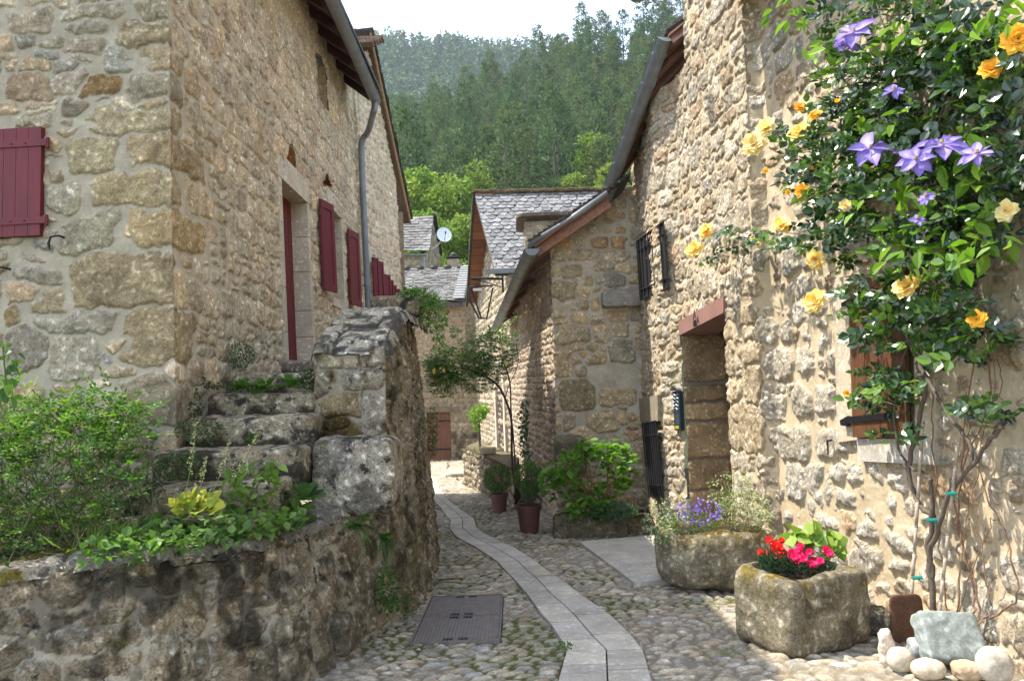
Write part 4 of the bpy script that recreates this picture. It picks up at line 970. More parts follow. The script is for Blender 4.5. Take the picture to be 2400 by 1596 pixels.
for a in ((460, 740, 800, 812, T2), (810, 750, 985, 835, T3_), (460, 830, 560, 920, T1), (570, 835, 690, 915, T2), (815, 870, 970, 985, (.36, .34, .30)), (470, 930, 665, 1070, T2), (480, 1090, 600, 1185, T2), (480, 1200, 750, 1330, T2),
          (495, 1340, 640, 1530, T1), (850, 1290, 1020, 1440, (.38, .35, .29)), (740, 1445, 950, 1570, (.40, .31, .19)), (985, 450, 1100, 580, T1), (985, 590, 1100, 690, T2), (865, 665, 975, 740, T4), (750, 670, 850, 735, (.40, .28, .17)),
          (885, 515, 955, 560, T4), (900, 605, 955, 645, T4), (770, 1250, 870, 1330, T2), (860, 1190, 990, 1280, T2), (660, 1370, 745, 1425, T4), (650, 1440, 730, 1530, T2), (955, 1460, 1030, 1568, T1), (985, 375, 1100, 440, T1), (1000, 720, 1060, 830, T2)):
    exl.append(lx_(*a))
z5 = lambda x, y: (1200+x/3.92, 800+y/3.92)
for a in ((430, 345, 770, 645, (.34, .30, .20)), (800, 425, 1150, 600, T1), (1045, 225, 1165, 400, T3_), (470, 660, 585, 840, T2), (680, 640, 980, 840, T1), (1025, 640, 1165, 740, T4), (1035, 755, 1195, 850, (.42, .27, .18)), (860, 855, 1105, 990, T3_),
          (1120, 900, 1275, 1115, T1), (1100, 1145, 1290, 1350, T2), (390, 860, 640, 1030, (.24, .22, .17)), (710, 205, 1035, 405, (.40, .31, .19))):
    exl.append(lx_(*a, fn=z5))
rs = np.random.RandomState(107)
st = courses(-.1, LW.u[1]-.02, -.9, 4.2, (.10, .18), (.8, 1.6), rs, PAL_H, (), split=.2, gap=.01)+exl+courses(LW.u[1], 11, -.9, 6, (.14, .26), (.8, 1.8), rs, PAL_H, exl, split=.3, gap=.02, p=(3, 5))[len(exl):]
def colW(X, Y, P, col, m, edge):
    side = (X < LW.u[1]-.03)[..., None]
    rnd = np.array([.50, .42, .36])*(1+.35*fbm(X*5, Y*9, 4, 97))[..., None]
    d = sst(.1, .4, fbm(X*2, Y*4, 3, 96))[..., None]*.35
    return np.where(side, col*.25+rnd*.75*(1-d), col)
masonry('wall', LW.pos, np.concatenate([np.arange(0, LW.u[1]-.06, .03), np.arange(LW.u[1]-.06, LW.u[1]+.06, .012), np.arange(LW.u[1]+.06, LW.u[2]+.02, .015)]), np.arange(-.9, 5.6, .016), st, M_wall, lw, disp=.03, soft=.012, crag=.012, mortar=(.42, .375, .30), warp=.035, seed=22, joint=.010, keep=keepW, rough=.018, colf=colW)
# corbel stone under the grille, kneeler stone
mb = MB(); c = at_y(1458, 700, 11.85); radd(mb, c, (.62, .22, .26), k=7, amp=.04, seed=9, n=14, col=(.26, .25, .22)); mb.build('corbel', M_dress, lw)
# verge boards, slates, roof
A0 = at_y(1247, 583, 11.62); A1 = at_y(1425, 463, 11.62)
dv = A1-A0; A2 = A1+dv*.25
mb = MB()
for (f0_, f1_) in ((.03, .99),):
    p, q = A0+dv*f0_, A0+dv*f1_; dz = np.array((.05, 0, -.14)); by = np.array((0, .04, 0))
    mb.hexa([p+dz, q+dz, q+(0, 0, .02), p+(0, 0, .02), p+dz+by, q+dz+by, q+by+(0, 0, .02), p+by+(0, 0, .02)], (.30, .15, .10))
mb.build('barge_board', M_dkwood, lw)
mb = MB(); rs = np.random.RandomState(8)
eb = np.array((-.35-.05, 19.9, 3.10))
for k in range(20):
    f0_, f1_ = -.05+1.3*k/20, -.05+1.3*(k+1.5)/20; p, q = A0+dv*f0_, A0+dv*f1_; lift = np.array((0, -.10-rs.uniform(0, .05), .07)); B0 = eb-A0
    bk = np.array([0, 8.0, -.4]); tk = np.array((0, 0, .04))
    mb.hexa([p+lift+(0, 0, .05), q+lift, q+lift+bk, p+lift+bk+(0, 0, .05), p+lift+tk+(0, 0, .05), q+lift+tk, q+lift+bk+tk, p+lift+bk+tk+(0, 0, .05)], np.array((.075, .07, .062))*rs.uniform(.6, 1.4))
mb.build('roof', M_slate, lw)
mb = MB(); mb.tube([A0+(-.06, -.10, .03), A0+dv*.5+(-.0, -.10, .035), A1+(-.02, -.10, .04)], .047, 12); mb.build('downpipe', M_zinc, lw, smooth=True)
ga = at_y(1247, 583, 11.45); gb = np.array((-.438, 19.9, 3.06)); gb = at_y(1163, 766, 19.0)
mb = MB(); gutter(mb, ga, gb, .105, bands=7); 
a_ = np.linspace(0, 2*math.pi, 17)[:-1]; mb.build('gutter', M_zinc, lw)
mb = MB()
for k in range(18):
    f0_, f1_ = k/18, (k+.95)/18; p, q = ga+(gb-ga)*f0_, ga+(gb-ga)*f1_
    mb.hexa([p+(.05, 0, .03), q+(.05, 0, .03), q+(.62, 0, .42), p+(.62, 0, .42), p+(.05, 0, .06), q+(.05, 0, .06), q+(.62, 0, .45), p+(.62, 0, .45)], np.array((.17, .075, .04))*random.uniform(.6, 1.3))
mb.build('soffit', M_dkwood, lw)
for k in range(6):
    p = ga+(gb-ga)*(k+.4)/6; mb = MB(); mb.hexa([p+(.08, -.04, -.06), p+(.08, .04, -.06), p+(.6, .04, .30), p+(.6, -.04, .30), p+(.08, -.04, .05), p+(.08, .04, .05), p+(.6, .04, .42), p+(.6, -.04, .42)], (.18, .08, .05)); mb.build('rafter', M_dkwood, lw)

mb = MB()
for k in range(8):
    y0, y1 = 1.0+k*.86, 1.0+(k+.97)*.86; wx = lambda y: np.interp(y, RH.p[::-1, 1], RH.p[::-1, 0])
    mb.hexa([(wx(y0)-.55, y0, 5.48), (wx(y1)-.55, y1, 5.48), (wx(y1)+.4, y1, 6.1), (wx(y0)+.4, y0, 6.1), (wx(y0)-.55, y0, 5.56), (wx(y1)-.55, y1, 5.56), (wx(y1)+.4, y1, 6.18), (wx(y0)+.4, y0, 6.18)], (.11, .05, .03))
mb.build('upper_soffit', M_dkwood, rh)
# ================================================================= MID HOUSE with scalloped slates
mh = thing('stone_house', (-.1, 20, gz(20)), 'sunlit stone house with scalloped grey slate roof and mossy ridge', 'house', 'stone houses along the alley')
MP = Path([(-1.42, 30.2), (.0, 20.0), (3.2, 20.0)], batter=0, r=.05)
e_r = at_y(1160, 638, 20.0); e_rt = e_r+np.array((4.2, 0, 0)); r_l = at_y(1112, 455, 22.2); r_r = at_y(1376, 450, 22.2); r_r2 = r_l+(r_r-r_l)*1.9
def mside(U):
    y = np.interp(U, MP.u, MP.p[:, 1]); return np.interp(y, [20, 22.2, 29.5], [e_r[2]-.05, r_l[2]-.1, 4.7])
rs = np.random.RandomState(110)
PAL_M = [(.52, .46, .36), (.46, .41, .33), (.56, .50, .40), (.42, .37, .29)]
st = courses(-.1, 15, -1.5, 7.5, (.13, .24), (.9, 1.9), rs, PAL_M, (), split=.3, gap=.012)
masonry('wall', MP.pos, np.arange(0, 13.2, .04), np.arange(-1.4, 7.2, .032), st, M_wallb, mh, disp=.055, soft=.025, mortar=(.36, .31, .24), warp=.05, seed=24, rough=.02,
        keep=lambda U, V: V < np.where(U < MP.u[1], mside(U), e_r[2]-.05))
M_slate2 = mat_stone('scalloped_slate', con=.6, bump=.4, dist=.006, var=(.75, 1.15), s1=2.5, s2=30, rough=.5, spots=[(9, .60, .66, (.40, .40, .37))])
def slates(name, mat, parent, eL, eR, rL, rR, rows, wd, seed, base=(.16, .165, .18), lift=.03, round_=True):
    eL, eR, rL, rR = [np.array(v, float) for v in (eL, eR, rL, rR)]; rs = np.random.RandomState(seed)
    n = np.cross(eR-eL, rL-eL); n /= np.linalg.norm(n)
    if n[2] < 0: n = -n
    mb = MB()
    for j in range(rows):
        f0, f1 = j/rows, (j+1.9)/rows; f1 = min(f1, 1.0)
        L0, R0 = eL+(rL-eL)*f0, eR+(rR-eR)*f0; L = np.linalg.norm(R0-L0); m = max(3, int(L/wd)); off = (j % 2)*.5
        for i in range(-1, m+1):
            a = (i+off)/m+rs.uniform(-.006, .006); b = a+1/m*rs.uniform(.9, 1.0)
            if b <= .0 or a >= 1: continue
            a = max(a, 0); b = min(b, 1)
            fj = f0+rs.uniform(-.12, .12)/rows
            Pt = lambda s_, f: (eL+(rL-eL)*f)*(1-s_)+(eR+(rR-eR)*f)*s_
            ux = (b-a)
            if round_: out = [(a, f0+.55/rows), (a+ux*.08, fj+.2/rows), (a+ux*.3, fj+.02/rows), (a+ux*.5, fj-.04/rows), (a+ux*.7, fj+.02/rows), (a+ux*.92, fj+.2/rows), (b, f0+.55/rows), (b, f1), (a, f1)]
            else: out = [(a, fj), (a+ux*.3, fj-.05/rows), (a+ux*.7, fj+.03/rows), (b, fj), (b, f1), (a, f1)]
            tk = lift*rs.uniform(.7, 1.3)
            V = []
            for (s_, f) in out: V.append(Pt(s_, f)+n*(tk*(1-(f-f0)*rows/1.9)+lift*.1+lift*.5))
            k = len(V); low = [v-n*lift*.6 for v in V]
            cc = np.array(base)*rs.uniform(.65, 1.35)
            c0 = np.mean(V, axis=0); 
            mb.add(V+[c0]+low, None, [(q, (q+1) % k, k) for q in range(k)], col=cc); base_i = mb.n-(2*k+1)
            mb.q.append(np.array([(base_i+q, base_i+k+1+q, base_i+k+1+(q+1) % k, base_i+(q+1) % k) for q in range(k-2)]))
    return mb.build(name, mat, parent)
slates('roof', M_slate2, mh, e_r, e_rt, r_l, r_r2, 22, .22, 5, base=(.19, .195, .21), lift=.035)
mb = MB(); mb.hexa([e_r-(0, 0, .03), e_rt-(0, 0, .03), r_r2-(0, 0, .03), r_l-(0, 0, .03), e_r-(0, -.02, .1), e_rt-(0, -.02, .1), r_r2-(0, -.02, .1), r_l-(0, -.02, .1)], (.06, .05, .04)); mb.build('roof_deck', M_dkwood, mh)
mb = MB(); rs = np.random.RandomState(6)
for k in range(30):
    p = r_l+(r_r2-r_l)*(k/30); radd(mb, p+(0.1, 0, .03+rs.uniform(0, .03)), (.34, .3, .12), k=4, amp=.12, seed=k, n=4, col=(.16, .12, .07), colf=mossy(.5, (.12, .11, .03)))
mb.build('ridge', M_moss, mh)
# street-side overhang of boards with dark edge
v0, v1 = r_l+(-.02, -.1, -.05), at_y(1094, 712, 29.0)
mb = MB()
for k in range(14):
    p, q = v0+(v1-v0)*k/14, v0+(v1-v0)*(k+.93)/14; d = np.array((.62, 0, -.0))
    mb.hexa([p, q, q+d, p+d, p+(0, 0, .05), q+(0, 0, .05), q+d+(0, 0, .05), p+d+(0, 0, .05)], np.array((.24, .09, .045))*random.uniform(.6, 1.25))
mb.build('soffit', M_dkwood, mh)
mb = MB(); mb.hexa([v0+(-.03, 0, -.1), v1+(-.03, 0, -.1), v1+(.04, 0, -.1), v0+(.04, 0, -.1), v0+(-.03, 0, .12), v1+(-.03, 0, .12), v1+(.04, 0, .12), v0+(.04, 0, .12)], (.05, .045, .04)); mb.build('roof_edge', M_slate, mh)
mb = MB(); mb.hexa([v0+(-.03, 0, .08), v1+(-.03, 0, .08), v1+(3, 0, .08), v0+(3, 0, .08), v0+(-.03, 0, .14), v1+(-.03, 0, .14), v1+(3, 0, .14), v0+(3, 0, .14)], (.09, .085, .08)); mb.build('rear_roof', M_slate, mh)
mb = MB(); g0 = at_y(1150, 634, 19.95); mb.box(g0+(.7, 0, -.03), (1.7, .14, .12)); mb.build('gutter', M_zinc, mh)
# tall narrow arched door frame on the street side, lit
ms = lambda px, py: MP.seg(0, px, py)
a, z0_ = ms(1190, 1060); b, _ = ms(1172, 1060); _, z1_ = ms(1180, 935)
print('arch', a, b, z0_, z1_)
ua, ub = min(a, b), max(a, b); mb = MB()
wbox(mb, MP, ub-.05, ub+.28, z0_-.6, z1_, .09, -.2, (.50, .44, .37)); 
for k in range(7):
    t0, t1 = math.pi*k/7, math.pi*(k+.95)/7; R0, R1 = (ub-ua)*.5, (ub-ua)*.5+.30; cu = (ua+ub)/2
    P_ = [MP.pt(cu+R0*math.cos(t0), z1_+R0*math.sin(t0), .09), MP.pt(cu+R1*math.cos(t0), z1_+R1*math.sin(t0), .09), MP.pt(cu+R1*math.cos(t1), z1_+R1*math.sin(t1), .09), MP.pt(cu+R0*math.cos(t1), z1_+R0*math.sin(t1), .09)]
    mb.hexa(P_+[p+(.3, 0, 0) for p in P_], (.50, .44, .37))
wbox(mb, MP, ua-.28, ua+.02, z0_-.6, z1_, .09, -.2, (.50, .44, .37)); mb.build('arch_surround', M_dress, mh)
mb = MB(); wbox(mb, MP, ua, ub, z0_-.6, z1_+.2, .03, -.1, (.03, .02, .015)); mb.build('door', M_dkwood, mh)
# dormer / chimney stack behind the low house verge
dr_ = thing('chimney', at_y(1290, 560, 17.5), 'squat stone chimney stack with flat slab top above the low house roof', 'chimney')
c = at_y(1262, 620, 17.5); mb = MB()
xs0, xs1 = at_y(1232, 560, 17.5), at_y(1365, 560, 17.5); zt_ = at_y(1240, 508, 17.5)[2]
CHP = Path([(xs0[0], 19.0), (xs0[0], 17.5), (xs1[0], 17.5)], r=.03); rs = np.random.RandomState(9)
masonry('stack', CHP.pos, np.arange(0, 1.5+xs1[0]-xs0[0], .03), np.arange(3.6, zt_-.08, .03), courses(0, 4, 3.5, 6, (.12, .2), (1, 2), rs, PAL_M, gap=.012), M_wallb, dr_, disp=.03, seed=3, mortar=(.38, .33, .26))
mb = MB(); radd(mb, ((xs0[0]+xs1[0])/2+.05, 18.2, zt_), (xs1[0]-xs0[0]+.5, 1.9, .13), k=8, amp=.03, seed=4, n=16, col=(.14, .12, .09)); mb.build('cap_slab', M_slate, dr_)
# lantern bracket
br = thing('lantern_bracket', at_y(1165, 655, 19.8), 'black iron bracket with long arm projecting over the alley from the slate roofed house', 'bracket')
p0, p1 = at_y(1102, 652, 19.9), at_y(1178, 654, 19.9)
mb = MB(); mb.tube([p0, p1], .035, 6); mb.tube([p0+(.0, 0, -.02), p0+(.35, 0, -.1), p1+(-.0, 0, -.22)], .012, 5); mb.tube([p1+(0, 0, .12), p1+(0, 0, -.35)], .03, 6); mb.build('arm', M_iron, br)
q = at_y(1100, 672, 19.9); mb = MB()
cg = (.02, .02, .022)
tp = [q+(0, 0, 0), q+(.62, 0, 0)]; 
for a_, b_ in ((q, q+(.6, 0, 0)), (q, q+(-.02, 0, -.30)), (q+(-.02, 0, -.30), q+(.22, 0, -.82)), (q+(.6, 0, -.05), q+(.42, 0, -.82)), (q+(.05, 0, -.05), q+(.28, 0, -.82)), (q+(.22, 0, -.82), q+(.42, 0, -.82))): mb.tube([a_, b_], .022, 5)
mb.build('frame', M_iron, br)
mb = MB(); mb.box(q+(.2, .02, -.08), (.22, .1, .06), col=(.6, .6, .55)); mb.build('lamp', M_any, br)
# ================================================================= FAR HOUSE (closes the alley)
fh = thing('stone_house', (-2.6, 30, gz(30)), 'ochre stone house closing the alley, with white grey slate roof and brown door', 'house', 'stone houses along the alley')
FP = Path([(-7, 30.0), (-1.1, 30.0)], batter=0)
fs_ = lambda px, py: FP.seg(0, px, py)
fd0, fzt_ = fs_(1000, 967); fd1, _ = fs_(1055, 967); _, fzb_ = fs_(1030, 1082); print('far door', fd0, fd1, fzb_, fzt_)
ez = at_y(1020, 704, 29.6)[2]
rs = np.random.RandomState(111)
PAL_F = [(.36, .31, .23), (.31, .27, .20), (.40, .34, .25), (.27, .235, .18)]
st = courses(-.1, 6.2, -1.6, 5.2, (.16, .32), (1.1, 2.4), rs, PAL_F, (), split=.25, gap=.008)
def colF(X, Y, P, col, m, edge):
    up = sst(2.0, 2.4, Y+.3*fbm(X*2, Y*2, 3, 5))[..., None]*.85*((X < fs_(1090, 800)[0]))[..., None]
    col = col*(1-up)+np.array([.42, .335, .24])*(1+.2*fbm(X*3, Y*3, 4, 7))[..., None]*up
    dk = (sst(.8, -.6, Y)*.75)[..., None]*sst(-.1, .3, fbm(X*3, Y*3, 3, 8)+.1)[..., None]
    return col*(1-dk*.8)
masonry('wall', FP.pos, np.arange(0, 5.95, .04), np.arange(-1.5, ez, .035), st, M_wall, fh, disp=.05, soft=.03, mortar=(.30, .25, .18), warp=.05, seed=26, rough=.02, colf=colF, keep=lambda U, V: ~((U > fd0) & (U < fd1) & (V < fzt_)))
mb = MB()
for k in range(5):
    u0_, u1_ = fd0+(fd1-fd0)*k/5, fd0+(fd1-fd0)*(k+.96)/5; wbox(mb, FP, u0_, u1_, fzb_-.1, fzt_, -.06, -.12)
fdoor = mb.build('door', mat_plain('russet_door', (.14, .052, .024), .6, nz=(.7, 1.2, 3), bump=.2, stretch=(6, 6, .6)), fh)
for z in (fzb_+.25*(fzt_-fzb_), fzt_-.18*(fzt_-fzb_)):
    mb = MB(); wbox(mb, FP, fd0+.35, fd1, z-.03, z+.03, -.04, -.07); mb.build('strap_hinge', M_iron, fdoor)
mb = MB(); wbox(mb, FP, fd0-.3, fd1+.3, fzt_, fzt_+.2, .06, -.2, (.20, .16, .12)); mb.build('lintel', M_dress, fh)
a, zt_ = fs_(1000, 847); b, zb_ = fs_(1028, 868); mb = MB(); wbox(mb, FP, a, b, zb_, zt_, .08, -.1, (.10, .09, .09)); mb.build('window_lintel', M_dress, fh)
eL, eR = at_y(900, 698, 29.6), at_y(1084, 708, 29.6); rL, rR = at_y(900, 634, 31.8), at_y(1097, 628, 31.8)
slates('roof', M_slate2, fh, eL, eR, rL, rR, 20, .28, 7, base=(.17, .17, .168), lift=.04, round_=False)
mb = MB(); dn3 = np.array((0, 0, -.06)); mb.hexa([eL+dn3, eR+dn3, rR+dn3, rL+dn3, eL+dn3*3, eR+dn3*3, rR+dn3*3, rL+dn3*3], (.08, .06, .05)); mb.build('roof_deck', M_dkwood, fh)
for k in range(6):
    p = rL+(rR-rL)*((k+.9)/6.2); mb = MB(); mb.lathe(p+(-.12, 0, .02), [(.001, .14), (.12, .12), (.17, .04), (.17, -.03)], 12, col=(.05, .05, .05)); mb.build('ridge_tile', M_slate, fh)
e2, r2_ = at_y(1062, 706, 29.45), at_y(1080, 628, 31.7); mb = MB()
for k in range(14):
    p, q = e2+(r2_-e2)*k/14, e2+(r2_-e2)*(k+1.1)/14
    mb.hexa([p+(0, 0, .10), p+(.45, 0, .10), q+(.36, 0, .05), q+(0, 0, .05), p+(0, 0, .13), p+(.45, 0, .13), q+(.36, 0, .09), q+(0, 0, .09)], (.27, .28, .29))
mb.build('verge_slates', M_slate2, fh)
# ================================================================= BACK HOUSE with dish
bh = thing('stone_house', (-4.6, 38, gz(38)), 'small stone house beyond the rooftops with light grey slates and a white dish', 'house', 'stone houses along the alley')
bL, bR = at_y(900, 590, 38), at_y(1000, 590, 38); bl, brr = at_y(900, 515, 40.2), at_y(1016, 508, 40.2)
BP = Path([(bL[0], 38.2), (bR[0]-.0, 38.2), (at_y(1030, 620, 42)[0], 42.5)], r=.04); rs = np.random.RandomState(112)
st = courses(0, 9, -2, 11, (.2, .34), (1.1, 2.2), rs, PAL_F, (), gap=.012)
def keepB(U, V):
    y = np.interp(U, BP.u, BP.p[:, 1]); return V < np.where(U < BP.u[1], bR[2]-.05, np.interp(y, [38, 40.2, 42.5], [bR[2], brr[2]-.05, bR[2]+.3]))
masonry('wall', BP.pos, np.arange(0, BP.u[2], .05), np.arange(2, 10.5, .05), st, M_wall, bh, disp=.05, soft=.03, mortar=(.26, .22, .17), warp=.05, seed=27, keep=keepB)
slates('roof', M_slate2, bh, bL, bR+(.15, 0, 0), bl, brr, 13, .34, 8, base=(.16, .16, .16), lift=.05, round_=False)
mb = MB(); mb.hexa([brr+(-.1, 0, .02), brr+(.15, 0, .02), at_y(1030, 600, 42.6)+(.15, 0, 0), at_y(1030, 600, 42.6)+(-.1, 0, 0), brr+(-.1, 0, .15), brr+(.15, 0, .15), at_y(1030, 600, 42.6)+(.15, 0, .12), at_y(1030, 600, 42.6)+(-.1, 0, .12)], (.05, .045, .04)); mb.build('roof_edge', M_slate, bh)
mb = MB(); gutter(mb, at_y(940, 597, 37.9), at_y(1000, 597, 37.9), .08); mb.tube([at_y(995, 600, 37.95), at_y(996, 660, 37.95)], .07, 8); mb.build('gutter', M_zinc, bh)
ch = thing('chimney', at_y(1062, 640, 34), 'small dark capped chimney above the ridge of the far roof', 'chimney')
c = at_y(1063, 622, 34); mb = MB(); mb.box(c, (.52, .5, .5), col=(.36, .30, .22)); mb.box(c+(0, 0, -.6), (.6, .55, .9), col=(.36, .30, .22)); mb.build('stack', M_wall, ch)
mb = MB(); mb.box(c+(0, 0, .33), (.62, .6, .06), col=(.05, .05, .05)); mb.lathe(c+(0, 0, .33), [(.16, .0), (.14, .16), (.05, .24), (.001, .25)], 10, col=(.06, .055, .05)); mb.build('cowl', M_slate, ch)
dh = thing('satellite_dish', at_y(1030, 575, 36), 'white round satellite dish on a bent arm above the far roofs', 'satellite dish')
c = at_y(1041, 550, 36); mb = MB(); n_ = 28; a_ = np.arange(n_)*2*math.pi/n_
rings = [(0, -.06), (.12, -.052), (.24, -.03), (.345, 0)]
Vd = []; ax = np.array((.25, -.93, .27)); ax /= np.linalg.norm(ax); sx_ = np.cross(ax, (0, 0, 1)); sx_ /= np.linalg.norm(sx_); sz_ = np.cross(sx_, ax)
for r_, h_ in rings[1:]: Vd += [c+ax*h_+sx_*math.cos(t_)*r_+sz_*math.sin(t_)*r_*1.06 for t_ in a_]
Vd.append(c-ax*.06)
Qd = [(i*n_+k, i*n_+(k+1) % n_, (i+1)*n_+(k+1) % n_, (i+1)*n_+k) for i in range(2) for k in range(n_)]; Td = [(3*n_, (k+1) % n_, k) for k in range(n_)]
mb.add(Vd, Qd, Td); mb.build('reflector', mat_plain('white_dish', (.62, .66, .68), .4), dh, smooth=True)
mb = MB(); mb.tube([c-ax*.06-(0, 0, .1), c+ax*.02-(0, 0, .36), c+ax*.38-(0, 0, .10)], .014, 5); mb.box(c+ax*.4-(0, 0, .08), (.07, .09, .07)); mb.build('feed_arm', M_iron, dh)
mb = MB(); mb.tube([c-ax*.08, c-ax*.2-(0, 0, .05), c-ax*.25+(-.3, 0, -.45), c-ax*.25+(-.55, .2, -.5)], .03, 6); mb.build('mount', M_zinc, dh)
# ================================================================= HILLS AND FOREST
def hillz(X, Y):
    zr = 74+.40*np.clip(X, -60, 160)
    t_ = np.clip((Y-48)/152, 0, 1.25)
    return np.where(t_ <= 1, zr*t_**1.12, zr*(1-(t_-1)*.5))+1.5*fbm(X*.05, Y*.05, 3, 3)-2.3
grid_obj('hill', np.linspace(-260, 330, 90), np.linspace(46, 238, 60), hillz, M_soil, lambda X, Y: np.stack([.028+0*X, .040+0*X, .018+0*X], -1))
def farz(X, Y): return -5+np.clip((Y-230)/330, 0, 1.2)*(232-.05*X)+8*fbm(X*.006, Y*.01, 3, 8)
grid_obj('far_hill', np.linspace(-500, 500, 70), np.linspace(232, 620, 50), farz, M_soil, lambda X, Y: np.stack([.03+0*X, .055+0*X, .03+0*X], -1))
def mat_tree(name, base):
    m, t, p = newmat(name); p.inputs['Roughness'].default_value = .6; p.inputs['Specular IOR Level'].default_value = .25
    a = t.nodes.new('ShaderNodeAttribute'); a.attribute_name = 'Col'; oi = t.nodes.new('ShaderNodeObjectInfo')
    r = ramp(t, oi.outputs['Random'], 0, 1, base[0], base[1]); c = mul(t, a.outputs['Color'], r)
    t.links.new(c, p.inputs['Base Color']); tr = t.nodes.new('ShaderNodeBsdfTranslucent'); t.links.new(c, tr.inputs[0])
    mx = t.nodes.new('ShaderNodeMixShader'); mx.inputs[0].default_value = .4; t.links.new(p.outputs[0], mx.inputs[1]); t.links.new(tr.outputs[0], mx.inputs[2])
    t.links.new(mx.outputs[0], t.nodes['Material Output'].inputs[0]); return m
M_con = mat_tree('conifer_needles', ((.75, .95, .85), (1.25, 1.12, .85)))
M_dec = mat_tree('broadleaf', ((.8, .95, .8), (1.2, 1.1, .9)))
def conifer_proto(seed):
    rs = np.random.RandomState(seed); H = rs.uniform(13, 17); R = H*rs.uniform(.22, .32); lo = rs.uniform(.10, .28)
    tb = MB(); tb.tube([(0, 0, -1), (rs.uniform(-.1, .1), 0, H*.5), (0, 0, H*.98)], [.22, .14, .03], 6, col=(.09, .07, .055))
    P, D, N, Sz = [], [], [], []
    nb = 120
    for b in range(nb):
        f = lo+(1-lo)*(b/nb)**.9; z = f*H; rr = R*((1-f)**.6*.92+.07)*rs.uniform(.65, 1.12); a = rs.uniform(0, 2*math.pi)
        rise = rs.uniform(-.15, .25)+.35*f
        for k in range(15):
            s_q = rs.uniform(.15, 1)**.6; q = np.array([math.cos(a)*rr*s_q, math.sin(a)*rr*s_q, z+rise*rr*s_q])+rs.normal(size=3)*.22
            d = np.array([math.cos(a), math.sin(a), .5])+rs.normal(size=3)*.6
            P.append(q); D.append(d); N.append(rs.normal(size=3)+np.array([0, 0, .8])); Sz.append(rs.uniform(.40, .85)*(.65+.5*(1-f)))
    P = np.array(P); c = leaf_cols(rs, len(P), [(.085, .13, .055), (.11, .155, .062), (.068, .108, .05)], .2)
    V, F_, cc = leaves(P, np.array(D), np.array(N), np.array(Sz), .42, c, 4)
    return tb, (V, F_, cc)
def decid_proto(seed, n=2600, H=8.):
    rs = np.random.RandomState(seed)
    tb = MB(); tb.tube([(0, 0, -.5), (.1, 0, H*.35), (0, .1, H*.6)], [.2, .14, .07], 6, col=(.10, .08, .06))
    P = []
    for k in range(15):
        a = rs.uniform(0, 6.28); r = rs.uniform(.0, .33)*H; z = H*rs.uniform(.3, .9); c = (math.cos(a)*r*(1.2-z/H), math.sin(a)*r*(1.2-z/H), z)
        tb.tube([(0, 0, H*.3), c], [.07, .02], 4, col=(.10, .08, .06)); P.append(ell(rs, n//15, c, np.array((.17, .17, .12))*H*rs.uniform(.7, 1.15), .55))
    P = np.concatenate(P); D = rdir(rs, len(P)); N = rdir(rs, len(P))*.6; N[:, 2] += .6
    V, F_, cc = leaves(P, D, N, .34*rs.uniform(.6, 1.3, len(P)), .7, leaf_cols(rs, len(P), [(.17, .25, .035), (.22, .30, .05), (.12, .20, .035)], .2), 4)
    return tb, (V, F_, cc)
def make_tree(name, proto, mat, label, cat, group):
    tb, (V, F_, cc) = proto; t = thing(name, (0, 0, 0), label, cat, group); tb.build('trunk', M_stem, t); mesh_obj('crown', V, F_, mat, t, cc, False); return t
def copy_tree(o, loc, rz, sc, label=None):
    c = o.copy(); C.objects.link(c)
    for ch in o.children: d = ch.copy(); C.objects.link(d); d.parent = c
    c.location = [float(v) for v in loc]; c.rotation_euler = (0, 0, rz); c.scale = (sc, sc, sc*random.uniform(.9, 1.12))
    if label: c['label'] = label
    return c
LC = 'grey green pine among the many covering the steep hillside behind the village'
protos = [make_tree('pine_tree', conifer_proto(200+i), M_con, LC, 'pine tree', 'pines on the hillside') for i in range(6)]
rs = np.random.RandomState(77); cnt = 0; pts = []
tries = 0
while cnt < 286 and tries < 20000:
    tries += 1
    y = 72+130*rs.rand()**.85; x = rs.uniform(-.20*y-2, .30*y+4)
    if any((x-a)**2+(y-b)**2 < (3.6+.008*y)**2 for a, b in pts): continue
    pts.append((x, y)); sc = rs.uniform(.72, 1.12)
    z = float(hillz(np.array(x), np.array(y)))
    if cnt < 6: o = protos[cnt]; o.location = (x, y, z); o.scale = (sc, sc, sc); o.rotation_euler = (0, 0, rs.uniform(0, 6))
    else: copy_tree(protos[cnt % 6], (x, y, z), rs.uniform(0, 6.28), sc)
    cnt += 1
print('pines', cnt)
LD = 'bright lime green broadleaf tree at the foot of the pine hillside'
dp = [make_tree('broadleaf_tree', decid_proto(300+i), M_dec, LD, 'tree', 'lime green trees at the forest edge') for i in range(3)]
dl_ = [(948, 420, 62, 1.1), (985, 405, 66, 1.15), (1030, 425, 64, 1.0), (1075, 430, 68, 1.0), (965, 500, 56, .9), (1020, 520, 56, .8), (1090, 520, 58, .9), (1385, 330, 84, 1.1), (1430, 400, 72, 1.1), (1410, 450, 66, .9), (1350, 410, 76, .9), (1120, 400, 74, .9),
       (1140, 480, 60, .8), (940, 560, 52, .7), (1290, 450, 70, .9), (1480, 380, 78, 1.), (1550, 350, 82, 1.), (1020, 590, 48, .45), (1060, 600, 47, .42), (1075, 618, 46, .38)]
for i, (px, py, y, sc) in enumerate(dl_):
    top = at_y(px, py, y); loc = (top[0], y, top[2]-7.6*sc)
    if i < 3: dp[i].location = loc; dp[i].scale = (sc,)*3
    else: copy_tree(dp[i % 3], loc, random.uniform(0, 6), sc)
